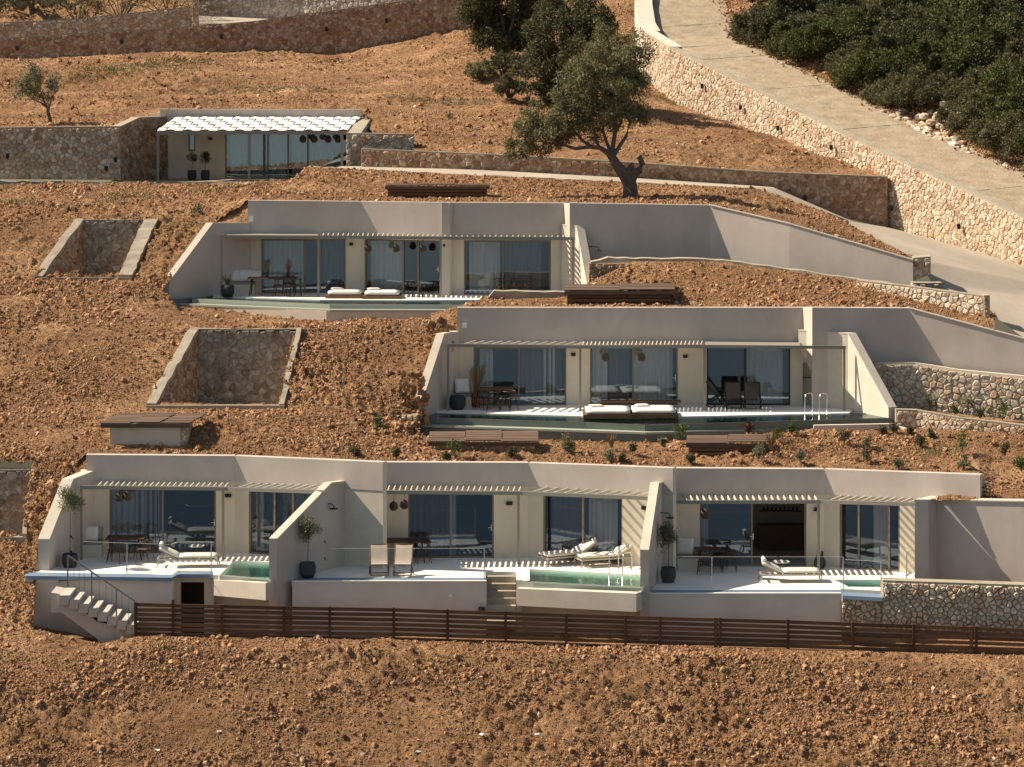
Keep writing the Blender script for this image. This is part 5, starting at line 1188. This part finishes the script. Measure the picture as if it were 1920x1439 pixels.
# pavilion
pottree('clipped ball tree in a square dark pot, left of two', P(360, 338, 142.3)*(z6/P(360, 338, 142.3).z), 1.38, .27, .22, .48, 'olive2', 1600, True, group='clipped ball trees in front of the pavilion')
pottree('clipped ball tree in a square dark pot, right of two', P(385, 338, 142.3)*(z6/P(385, 338, 142.3).z), 1.36, .27, .22, .48, 'olive2', 1600, True, group='clipped ball trees in front of the pavilion')
for px, lb in ((568, 'first'), (589, 'second'), (615, 'third'), (634, 'fourth')): pendant('%s dark pendant lamp from the left under the pavilion canopy' % lb, P(px, 261, 140.8), .17, .08)
t = thing('bamboo_plant', 'thin bamboo stems by the left end of the pavilion', 'plant', P(303, 340, 141)); mb = MB()
for k in range(6): x = random.uniform(-.15, .15); mb.tube([(x, 0, 0), (x*1.4, 0, 1.2), (x*1.2-.1, 0, 2.0)], .014, 5)
mb.build('stem', M['pampas'], t, local=True); v, f = leaves([(0, 0, .3), (.1, 0, .6), (-.1, 0, .1)], .3, 120, .09, .03); leafobj('foliage', v, f, M['olive2'], t, True)

# ---------------------------------------------------------------- timber covers over the plant rooms
def cover(label, px0, px1, pyt, pyb, pybase, D, deep=1.6, sections=3, base='stone', tilt=.0, skew=.0, overhang=.12, lead=0):
    # top front edge at pyb (lower edge of the board top), back at pyt
    a = P(px0, pyb, D); b = P(px1, pyb, D); zt = a.z; zb = P(px0, pybase, D).z
    t = thing('plant_room_cover', label, 'wooden cover', (a.x, D, zb), group='timber covered plant rooms in the slope')
    rise = deep*math.tan(tilt); W_ = b.x-a.x
    nb = 9
    for s_ in range(sections):
        xa = a.x+W_*s_/sections+.012; xb = a.x+W_*(s_+1)/sections-.012; lift = .035*(s_ % 2)
        for k in range(nb):
            y0 = D+deep*k/nb; y1 = D+deep*(k+1)/nb-.012; za = zt+rise*k/nb+lift+random.uniform(-.008, .008); sx = skew*(k/nb)
            MB().prism([(xa+sx, y0, za), (xb+sx, y0, za), (xb+sx, y1, za+rise/nb), (xa+sx, y1, za+rise/nb)], (0, 0, .035)).build('board', M['reed'], t)
    MB().run([(a.x, D-.03, zt-.14, zt-.005), (b.x, D-.03, zt-.14, zt-.005)], (0, .05, 0)).build('fascia', M['reed'], t)
    if base == 'stone':
        st = [(a.x+overhang, D+.12, zb-.2, zt-.15), (b.x-overhang, D+.12, zb-.2, zt-.15)]; MB().run(st, (0, deep-.3, 0)).build('base', M['mortar'], t); stones(t, st, .2, M['stone_rust'], int(px0))
    elif base == 'wood':
        MB().run([(a.x+overhang, D+.12, zb-.2, zt-.15), (b.x-overhang, D+.12, zb-.2, zt-.15)], (0, deep-.3, 0)).build('base', M['post'], t)
        for k in range(3): MB().box(((a.x+b.x)/2, D+.05, zt-.22-.14*k), (W_-.3, .04, .1)).build('board', M['wood'], t)
    else:
        MB().run([(a.x+overhang+.2, D+.15, zb-.2, zt-.02), (b.x-.35, D+.15, zb-.2, zt-.02)], (0, deep-.3, 0)).build('base', M['stucco'], t)
        st = [(b.x-.35, D+.17, zb-.2, zt-.1), (b.x-.1, D+.3, zb-.2, zt-.12)]; MB().run(st, (0, deep-.4, 0)).build('base', M['mortar'], t); stones(t, st, .16, M['stone'], 5)
    return t
cover('plastered plant room with a flat board roof on the left slope', 189, 356, 777, 795, 842, 102.3, 1.9, 3, 'stucco', R(3), .45, .1)
cover('low board covered box with stone base in front of the middle pool, left', 803, 1010, 809, 829, 850, 103.2, 1.2, 3, 'stone', R(9), 0)
cover('low board covered box half buried in front of the middle pool, right', 1286, 1442, 817, 832, 853, 103.0, 1.0, 2, 'wood', R(8), .1)
cover('dark board covered box behind the upper villa roof', 722, 918, 343, 349, 362, 124.5, 1.3, 3, 'wood', R(1), 0)
cover('large weathered board cover with dark stone base above the middle villa', 1058, 1266, 537, 546, 574, 112.7, 2.3, 2, 'wood', R(1.), .1)

# ---------------------------------------------------------------- vegetation
def tree(label, base, h, blobs, trunk_r, leaf='olive', n=230, name='olive_tree', forks=(), l=.13, w=.05, group=None, sub=26, seed=1, rl=.30, mains=()):
    """blobs: (dx,dy,dz,r) around the base; limbs run from the fork to each blob"""
    t = thing(name, label, 'tree', base, group=group); rd = random.Random(seed); mb = MB(); o = V((0, 0, 0)); nodes_ = []
    for pl, rs_ in mains: mb.tube(pl, rs_, 8); nodes_ += [V(p) for p in pl[1:]]
    fk = V(forks[0]) if forks else V((0, 0, h*.3))
    if not mains: mb.tube([(0, 0, -.2), (trunk_r*.2, 0, fk.z*.3), tuple(fk*.7+V((-.05, 0, 0))), tuple(fk)], [trunk_r*1.25, trunk_r, trunk_r*.95, trunk_r*.8], 9)
    cs = []; rr = []
    for bx, by, bz, br in blobs:
        c = V((bx, by, bz)); mid = fk+(c-fk)*.5+V((rd.uniform(-.2, .2), rd.uniform(-.2, .2), -.12*(c-fk).length+rd.uniform(-.1, .1)))
        if nodes_:
            q0 = min(nodes_, key=lambda p: (p-c).length+max(0, p.z-c.z)*.6); mid = (q0+c)/2+V((rd.uniform(-.12, .12), rd.uniform(-.12, .12), rd.uniform(-.05, .12))); mb.tube([tuple(q0), tuple(mid), tuple(c)], [.04, .028, .012], 5); nodes_.append(c)
        else: r0 = min(.12, trunk_r*.36); mb.tube([tuple(fk-V((0, 0, .15))), tuple(fk+(mid-fk)*.5+V((0, 0, rd.uniform(-.08, .12)))), tuple(mid), tuple(mid+(c-mid)*.6), tuple(c)], [r0, r0*.7, r0*.5, r0*.3, r0*.15], 6)
        k = max(4, int(sub*br*br))
        for _ in range(k):
            d = V((rd.gauss(0, 1), rd.gauss(0, 1), rd.gauss(0, .8))).normalized()*br*(rd.random()**.4); q = c+d; cs.append(tuple(q)); rr.append(rl*rd.uniform(.6, 1.25))
            if rd.random() < .5: mb.tube([tuple(c+d*.1), tuple(c+d*.6+V((0, 0, -.06))), tuple(q)], [.018, .011, .004], 4)
    mb.build('trunk', M['bark'], t, local=True)
    v, f = leaves(cs, rr, n, l, w, seed=seed); leafobj('crown', v, f, M[leaf], t, True)
    return t
def bl(bpx, bpy, D, *cs):          # blobs given as photo positions around a base
    b = P(bpx, bpy, D); return [((P(x, y, D+dd)-b).x, dd, (P(x, y, D+dd)-b).z, r) for x, y, dd, r in cs]
b = P(1181, 372, 124.5)
tree('old gnarled olive tree with a thick dark trunk standing above the upper villa', b, 6, bl(1181, 372, 124.5, (990, 235, 0, .55), (1010, 215, .5, .6), (1040, 235, -.5, .6), (1075, 250, .3, .55), (1090, 205, .6, .7), (1060, 180, -.3, .6), (1075, 140, .3, .75), (1110, 150, -.6, .75), (1120, 110, .4, .65),
     (1150, 180, .8, .7), (1165, 130, 0, .75), (1175, 165, -.7, .7), (1190, 200, .4, .6), (1200, 150, 0, .6), (1145, 225, -.4, .55), (1205, 225, .2, .4), (1110, 250, .6, .45), (1040, 270, .2, .45), (985, 270, .2, .5), (965, 290, 0, .38), (1020, 255, -.5, .5), (1160, 95, .5, .45), (1130, 190, .2, .7), (1100, 175, .7, .7), (1050, 215, .5, .55), (1030, 230, .3, .5), (1090, 225, -.4, .6), (1150, 200, -.6, .6), (1000, 250, .4, .45), (980, 250, -.3, .5), (1010, 280, .3, .45), (970, 270, .3, .42), (1045, 245, .6, .5), (1070, 200, -.4, .65), (1120, 215, .6, .6), (1180, 215, -.4, .5), (1165, 110, -.5, .6), (1100, 130, -.8, .65)),
     .40, 'olive', 88, forks=[(-.35, 0, 1.35)], seed=3, sub=30, l=.135, w=.05, rl=.27,
     mains=[([(.05, 0, -.3), (.02, 0, .25), (0, 0, .6), (-.1, 0, .95)], [.40, .32, .29, .28]), ([(-.05, 0, .75), (-.35, 0, 1.15), (-.62, 0, 1.5), (-.75, 0, 1.75)], [.30, .24, .2, .17]),
            ([(-.7, 0, 1.6), (-.95, 0, 1.95), (-1.3, -.1, 2.15), (-1.75, -.1, 2.18), (-2.3, 0, 2.1), (-2.8, .1, 2.25), (-3.3, .1, 2.5)], [.16, .12, .1, .085, .07, .055, .03]),
            ([(-1.6, 0, 2.17), (-1.95, 0, 2.4), (-2.3, 0, 2.75), (-2.6, 0, 3.2)], [.08, .065, .05, .03]), ([(-1.3, 0, 2.1), (-1.45, .1, 2.6), (-1.6, .1, 3.3), (-1.5, .1, 3.9)], [.07, .06, .05, .03]),
            ([(-.75, 0, 1.7), (-.72, 0, 2.2), (-.62, .1, 2.8), (-.6, .1, 3.5), (-.7, .1, 4.4)], [.13, .10, .085, .06, .03]), ([(-.75, 0, 1.7), (-.95, .1, 2.3), (-1.1, .2, 2.7), (-1.2, .2, 3.4)], [.1, .07, .06, .03]),
            ([(-.72, 0, 1.75), (-.45, -.1, 2.2), (-.15, -.1, 2.65), (.0, 0, 3.2), (.1, 0, 3.8)], [.1, .08, .065, .05, .03]), ([(-.65, .1, 2.7), (-.35, .2, 3.2), (-.2, .2, 4.0), (-.1, .2, 4.7)], [.06, .05, .04, .02]),
            ([(.02, 0, .8), (.22, 0, 1.1), (.42, 0, 1.2), (.52, 0, 1.45), (.42, 0, 1.75), (.46, 0, 1.85)], [.26, .2, .16, .13, .12, .05]), ([(-.1, 0, .95), (.05, .1, 1.35), (.12, .1, 1.5)], [.22, .14, .05])])
tree('dense dark tree behind the old olive tree, the middle of the cluster', P(1062, 205, 150), 6, bl(1062, 205, 150, (1000, 130, 0, 1.0), (1030, 90, 1, 1.1), (1070, 50, 0, 1.2), (1010, 60, -.6, .9), (1100, 90, .5, 1.1), (1120, 40, 0, 1.0), (1060, 130, -1, 1.1), (1110, 130, 0, 1.), (1040, 20, .5, .9), (1020, 165, .4, .8), (1090, 165, 0, .9), (1140, 90, 0, .8), (1090, 20, .6, 1.0), (1050, 165, .5, 1.), (1020, 120, 1, 1.), (1130, 60, .8, .9), (1075, 100, -1.2, 1.)),
     .3, 'olive2', 120, name='broadleaf_tree', forks=[(0, 0, .8)], seed=5, sub=20, rl=.42, l=.17, w=.07)
tree('dark tree at the left of the cluster, over the end of the brown wall', P(950, 110, 160), 6, bl(950, 110, 160, (900, 30, 0, 1.1), (940, 60, 1, 1.1), (960, 10, 0, 1.2), (890, -10, -.6, 1.), (990, 50, .5, 1.1), (920, -30, 0, 1.2), (985, -20, 0, 1.2), (910, 65, 0, .8), (1020, 5, 0, .9), (935, 85, -.5, .8), (965, 85, 0, .9), (1000, 20, .6, 1.), (915, 15, .6, 1.)),
     .3, 'olive2', 120, name='broadleaf_tree', forks=[(0, 0, 1.0)], seed=6, sub=20, rl=.42, l=.17, w=.07)
tree('loose leaved tree at the right of the cluster near the pale wall', P(1160, 215, 147), 5, bl(1160, 215, 147, (1150, 80, 0, .7), (1180, 100, .5, .7), (1190, 75, 0, .55), (1205, 95, 0, .45), (1165, 120, .6, .8), (1130, 110, .6, .8), (1195, 125, 0, .5), (1150, 140, .4, .8), (1185, 150, .8, .6), (1120, 85, .8, .8), (1140, 60, .5, .6)),
     .16, 'olive', 110, name='broadleaf_tree', forks=[(0, 0, 1.0)], seed=8, sub=18, rl=.34, l=.15, w=.06)
tree('small grey green olive tree alone on the slope above the left stone wall', P(93, 233, 141.5), 3, bl(93, 233, 141.5, (50, 150, 0, .5), (75, 140, .3, .55), (95, 165, -.3, .5), (35, 165, 0, .4), (65, 165, 0, .5), (85, 185, .2, .4), (55, 175, 0, .4), (100, 150, 0, .4), (60, 128, 0, .35)),
     .09, 'dusty', 80, forks=[(-.05, 0, .85)], seed=9, sub=26, rl=.26, l=.12, w=.045)
tree('small dark tree in the shade at the top left edge', P(60, 40, 183), 5, bl(60, 40, 183, (20, 0, 0, .9), (60, -20, 0, 1.1), (100, 10, 0, .7), (-20, 10, 0, .9), (85, -25, 0, .8)), .2, 'olive2', 40, name='broadleaf_tree', seed=10, sub=12, rl=.45, l=.2, w=.09)
# bushes: a few models, copied
def bushmodel(label, cat, m, w_, h, loc, n=90, k=80, name='bush', l=.16, wd=.08, group=None, seed=0, spiky=False):
    t = thing(name, label, cat, loc, group=group); rd = random.Random(seed); cs = []; rr = []
    for _ in range(k):
        a = rd.uniform(0, 6.28); e = rd.uniform(0, 1); ra = w_*math.sqrt(rd.random()); sprig = rd.random() < .2; hh = h*(.85+.28*math.sin(a*2+seed)*math.sin(a*3+ra*2))*(1-(ra/w_)**2*.6)*(rd.random()**.45)*(1.22 if sprig else 1); ra *= 1.12 if sprig else 1; cs.append((ra*math.cos(a), ra*math.sin(a)*.9, hh)); rr.append(w_*(.08 if sprig else .17)*rd.uniform(.7, 1.5))
    v, f = leaves(cs, rr, n, l, wd, seed=seed); leafobj('foliage', v, f, M[m], t, True)
    mb = MB()
    for q in cs[::4]: mb.tube([(q[0]*.15, q[1]*.15, -.15), (q[0]*.55, q[1]*.55, q[2]*.55), q], [.035, .022, .006], 4)
    mb.build('stem', M['bark'], t, local=True)
    return t
gb = 'evergreen bushes on the bank beside the road'
BM = [bushmodel('x', 'bush', 'bush1', 1.7, 2.3, (0, 0, 0), 170, 130, 'evergreen_bush', l=.11, wd=.055, group=gb, seed=1), bushmodel('x', 'bush', 'olive2', 1.6, 2.6, (0, 0, 0), 170, 130, 'evergreen_bush', l=.11, wd=.055, group=gb, seed=2),
      bushmodel('x', 'bush', 'bush2', 1.5, 1.7, (0, 0, 0), 160, 110, 'evergreen_bush', group=gb, seed=3, l=.11, wd=.04), bushmodel('x', 'bush', 'bush1', 1.3, 1.8, (0, 0, 0), 170, 100, 'evergreen_bush', l=.11, wd=.055, group=gb, seed=4)]
used = [False]*4
def ground_at(x, y):
    d = (GV_[:, 0]-x)**2+(GV_[:, 1]-y)**2; return float(GV_[int(np.argmin(d)), 2])
def along(u, off):         # point at distance off behind the road at photo column u on the wall line
    for i in range(len(WT)-1):
        if WT[i][0] <= u <= WT[i+1][0]:
            k = (u-WT[i][0])/(WT[i+1][0]-WT[i][0]); p = [WT[i][j]+(WT[i+1][j]-WT[i][j])*k for j in range(3)]; break
    q = P(*p)+V((.90, .43, 0))*off; return q
spots_ = []
rd = random.Random(4)
for row, off in enumerate((7.0, 8.8, 11, 13.6, 16.8, 20.5, 24.5, 29, 34, 40)):
    u = 1235 + rd.uniform(0, 14) - row*8
    k = 0
    while u < 2100:
        if row == 0 and (1530 < u < 1575): u += 40; continue
        q = along(max(u, 1195), off+rd.uniform(-.5, .5)); px = 960+F*q.x/q.y
        zg = ground_at(q.x, q.y); py = YH-F*zg/q.y
        if px < 1990 and py > -70 and px > 1385: spots_.append((row, q.x, q.y, zg, px, py))
        u += rd.uniform(34, 56)*(1.15 if row > 3 else 1); k += 1
spots_.sort(key=lambda a: (a[0], a[4]))
cnt = {}; ordn = ['first', 'second', 'third', 'fourth', 'fifth', 'sixth', 'seventh', 'eighth', 'ninth', 'tenth', 'eleventh', 'twelfth', 'thirteenth', 'fourteenth', 'fifteenth', 'sixteenth', 'seventeenth', 'eighteenth', 'nineteenth', 'twentieth']
cols = ['dark green bushy', 'blackish green dense', 'brownish olive dry', 'small dark green']
for n_, (row, x, y, zg, px, py) in enumerate(spots_):
    mi = rd.choice([0, 2, 1, 3, 2, 2]) if row < 3 else rd.choice([1, 3, 0, 2])
    cnt[row, mi] = cnt.get((row, mi), 0)+1
    lab = '%s bush, %s from left in %s row behind the road' % (cols[mi], ordn[cnt[row, mi]-1], ordn[row])
    if not used[mi]: o = BM[mi]; used[mi] = True; o.location = (x, y, zg-.1); o['label'] = lab
    else: o = dup(BM[mi], (x, y, zg-.1), rd.uniform(0, 6.28), lab)
    s = rd.uniform(.95, 1.35)*(1+.06*row); o.scale = (s*rd.uniform(.9, 1.15), s, s*rd.uniform(.8, 1.15))
print('bushes', len(spots_))
# single bushes on the top slope
for px, py, D, w_, h, m, lb in ((955, 175, 150.5, .8, 1.1, 'bush2', 'olive brown shrub alone under the tree cluster'), (900, 143, 156, .9, .9, 'olive', 'low grey green shrub left of the tree cluster'), (945, 130, 157, .9, 1.1, 'olive2', 'dark shrub in the shade of the left cluster tree'),
                              (262, 148, 160, .35, .4, 'olive2', 'small dark green shrub on the top left bank'), (225, 22, 178, 3.4, 3.2, 'olive2', 'wide dark bush behind the top left parapet wall'), (318, 22, 179, 2.6, 2.6, 'olive2', 'dark bush at the right behind the top left parapet wall'), (145, 30, 180, 1.8, 2.8, 'olive2', 'narrow dark bush behind the top left parapet wall')):
    bushmodel(lb, 'bush', m, w_, h, P(px, py, D)+V((0, 0, -.1)), 60, 60, l=.13, wd=.05, seed=int(px), name='bush')
# rocks of the bank beside the road
rb = MB(); rk = random.Random(5)
tk = thing('rock_bank', 'pile of pale rocks showing between the bushes above the road', 'rocks', (0, 0, 0))
def rock(c, s, m, parent, name='rock'):
    vs = []; fs = []
    import bmesh
    bm = bmesh.new(); bmesh.ops.create_icosphere(bm, subdivisions=1, radius=1)
    for v in bm.verts: v.co = v.co*s*rk.uniform(.75, 1.2); v.co.z *= .75
    vs = [tuple(V(c)+v.co) for v in bm.verts]; fs = [tuple(v.index for v in f.verts) for f in bm.faces]; bm.free()
    MB().add(vs, fs).build(name, m, parent)
for _ in range(120):
    u = rk.choice([rk.uniform(1490, 1640), rk.uniform(1540, 1590), rk.uniform(1280, 2000)]); q = along(u, 5.0+abs(rk.gauss(0, .55))); rock((q.x, q.y, ground_at(q.x, q.y)+.05), rk.uniform(.08, .3), M['stone_mix'], tk)
for _ in range(30):
    q = along(rk.uniform(1530, 1590), rk.uniform(5.4, 7.2)); rock((q.x, q.y, ground_at(q.x, q.y)+rk.uniform(.1, .5)), rk.uniform(.12, .30), M['stone_mix'], tk)
# plants in the planted terraces
def plant(label, px, py, D, kind, s):
    q = P(px, py, D)
    if kind == 'tuft':
        t = thing('grass_tuft', label, 'plant', q, group='young plants in the bare terraces'); mb = MB(); n = 46; vs = []; fs = []
        for k in range(n):
            a = random.uniform(0, 6.28); sp = s*random.uniform(.1, .6); hh = s*random.uniform(.6, 1.1); w_ = .012
            p0 = V((random.uniform(-.04, .04), random.uniform(-.04, .04), -.03)); p1 = V((sp*math.cos(a), sp*math.sin(a), hh)); i = len(vs); vs += [p0+V((-w_, 0, 0)), p0+V((w_, 0, 0)), (p0+p1)/2+V((w_, 0, hh*.15)), p1, (p0+p1)/2+V((-w_, 0, hh*.15))]; fs.append((i, i+1, i+2, i+3, i+4))
        mb.add(vs, fs).build('blades', M['dusty'] if s < .5 else M['pampas'], t, local=True)
        return t
    m = {'bright': 'bright', 'dusty': 'dusty', 'dark': 'olive2', 'red': 'red', 'olive': 'olive'}[kind]
    t = thing('young_shrub', label, 'shrub', q, group='young plants in the bare terraces'); rd_ = random.Random(px); cs = []
    for _ in range(14): a = rd_.uniform(0, 6.28); ra = s*.45*rd_.random(); cs.append((ra*math.cos(a), ra*math.sin(a), s*rd_.uniform(.15, .95)*(1-ra/s*.6)))
    v, f = leaves(cs, s*.2, 26, .085, .035, seed=px); leafobj('foliage', v, f, M[m], t, True)
    mb = MB()
    for c_ in cs[:8]: mb.tube([(0, 0, -.05), (c_[0]*.5, c_[1]*.5, c_[2]*.6), c_], [.014, .009, .004], 4)
    mb.build('stem', M['bark'], t, local=True)
PL = [(853, 856, 102.2, 'bright', .62, 'bright green feathery shrub left of the board covered box'), (838, 862, 101.9, 'dark', .3, 'small dark shrub at the foot of the bright feathery one'), (958, 857, 102.3, 'dark', .33, 'dark compact shrub below the left board box'), (1060, 842, 103.2, 'olive', .62, 'spindly tall plant right of the left board box'), (1070, 848, 102.8, 'dark', .4, 'low leafy shrub next to the spindly plant'),
      (1147, 838, 103.4, 'tuft', .5, 'upright grass clump below the middle pool apex'), (1145, 864, 101.9, 'dusty', .45, 'dusty grey plant near the roof edge of the second villa'), (1168, 866, 101.8, 'dark', .26, 'tiny dark shrub right of the dusty grey plant'), (1186, 848, 102.8, 'dark', .3, 'small dark plant alone below the pool wall'), (1243, 836, 103.6, 'dusty', .28, 'small grey plant left of the right board box'),
      (1277, 822, 104.4, 'bright', .5, 'yellow green plant at the left end of the right board box'), (1295, 867, 101.8, 'dark', .3, 'small green plant under the right board box'), (1446, 842, 102.7, 'tuft', .72, 'tall straw coloured grass clump at the right end of the board box'), (1422, 862, 102, 'dusty', .5, 'grey leaved twiggy plant in front of the right board box'), (1404, 812, 104.4, 'red', .4, 'reddish plant behind the right board box'),
      (1457, 822, 104, 'bright', .36, 'small lime green plant right of the straw grass'), (1484, 812, 104.6, 'bright', .38, 'lime green plant left of the low kerb'), (1502, 862, 101.9, 'dusty', .32, 'round grey plant in the middle of the bare strip'), (1583, 828, 103.6, 'dark', .5, 'dark leafy shrub below the low kerb'), (1626, 862, 102, 'dark', .45, 'upright dark shrub in the bare strip'), (1626, 838, 103.2, 'olive', .35, 'loose green plant above the upright dark shrub'),
      (1655, 815, 104.8, 'dark', .33, 'dark shrub left of the kerb corner'), (1676, 812, 105, 'dark', .4, 'dark spiky shrub at the kerb corner'), (1707, 815, 104.8, 'dark', .3, 'small shrub inside the kerb angle'), (1726, 836, 103.4, 'dark', .35, 'dark tuft below the slanting kerb'), (1746, 820, 104.6, 'dark', .28, 'small tuft on the slanting kerb'), (1804, 846, 102.8, 'bright', .75, 'wide bright green shrub in the right terrace'),
      (1884, 852, 102.4, 'dark', .45, 'low dark plant at the far right of the terrace'), (1808, 876, 101.2, 'dusty', .4, 'grey plant near the right end of the roof edge'), (1685, 878, 101.2, 'dusty', .35, 'pale sprig near the roof edge of the right villa'), (1915, 882, 100.8, 'bright', .5, 'bright plant cut by the right edge of the photo'), (1843, 935, 98.9, 'olive', .62, 'straggly olive green shrub beside the roof corner'),
      (1744, 764, 108.3, 'dark', .55, 'dark green plant in the shade of the planter'), (1790, 775, 107.7, 'dark', .3, 'small shrub on the planter edge'), (1838, 782, 107.2, 'dark', .35, 'second small shrub on the planter edge, further right'), (1880, 785, 106.8, 'bright', .7, 'large bright shrub on the planter at the right'), (1815, 768, 108.3, 'olive', .55, 'tall thin plant against the stone terrace wall'),
      (665, 855, 102, 'dark', .42, 'dark shrub above the parapet of the second villa'), (743, 857, 101.9, 'dark', .3, 'small shrub above the wing of the second villa'), (710, 806, 105.2, 'bright', .45, 'green plant at the foot of the rough stone pile'), (372, 405, 121.4, 'olive2' if False else 'dark', .6, 'dark low bush on the slope left of the upper parapet'), (843, 230, 143.5, 'olive', .5, 'small upright shrub on the slope right of the pavilion')]
for px, py, D, k, s, lb in PL: plant(lb, px, py, D, k, s)
# grass and weeds nobody could count
def grass(label, areas, m, n, s):
    r = np.random.default_rng(3); cs = []
    for px, py, D, rx, ry in areas:
        for _ in range(int(n*rx*ry)):
            a = r.uniform(0, 6.28); q = math.sqrt(r.random()); x = P(px, py, D).x+rx*q*math.cos(a); y = D+ry*q*math.sin(a); cs.append((x, y, ground_at(x, y)))
    v, f = leaves(cs, .1, 16, s, s*.14, seed=4); o = leafobj('grass', v, f, M[m]); tag(o, label, 'grass', kind='stuff')
grass('green weeds growing in patches on the top slopes', [(395, 352, 130, 1.1, 1.5), (440, 350, 132, .7, 1.), (10, 385, 126, .8, 1.2), (40, 395, 125, .7, 1.), (240, 362, 129, 1., 1.5), (280, 140, 161, 1.6, 1.2), (350, 132, 163, 1.8, 1.2), (200, 155, 157, 1.5, 1.), (170, 160, 157, 1.5, .8)], 'bright', 34, .17)
grass('dry olive weeds scattered over the slopes', [(250, 375, 126, 1.6, 2.), (260, 155, 158, 3.5, 1.5), (420, 175, 153, 3, 1.), (520, 172, 153, 3, 1), (870, 200, 150, 1.5, 1.5), (760, 200, 150, 1.5, 1), (330, 415, 121, .9, .8), (470, 104, 168, 3, .6), (1210, 190, 155, 1.2, .8), (1250, 185, 154, 1, .8), (1720, 850, 103, 1.5, 1), (1480, 835, 103.6, 1.2, .8)], 'olive', 26, .17)
# litter of the foreground: pale offcuts
for i_, (px, py) in enumerate(((73, 1398), (190, 1375), (295, 1370), (411, 1347), (567, 1396), (680, 1373), (785, 1369), (903, 1345), (1007, 1338))):
    y = 92.0-(py-1260)/50.; x = P(px, py, y).x; t = MB().box((0, 0, 0), (.15, .06, .02), rk.uniform(-1, 1), .7).build('offcut', M['wht']); t.location = (x, y, ground_at(x, y)+.05); tag(t, '%s pale offcut from the left lying on the foreground embankment' % ordn[i_], 'debris', 'pale offcuts on the embankment')
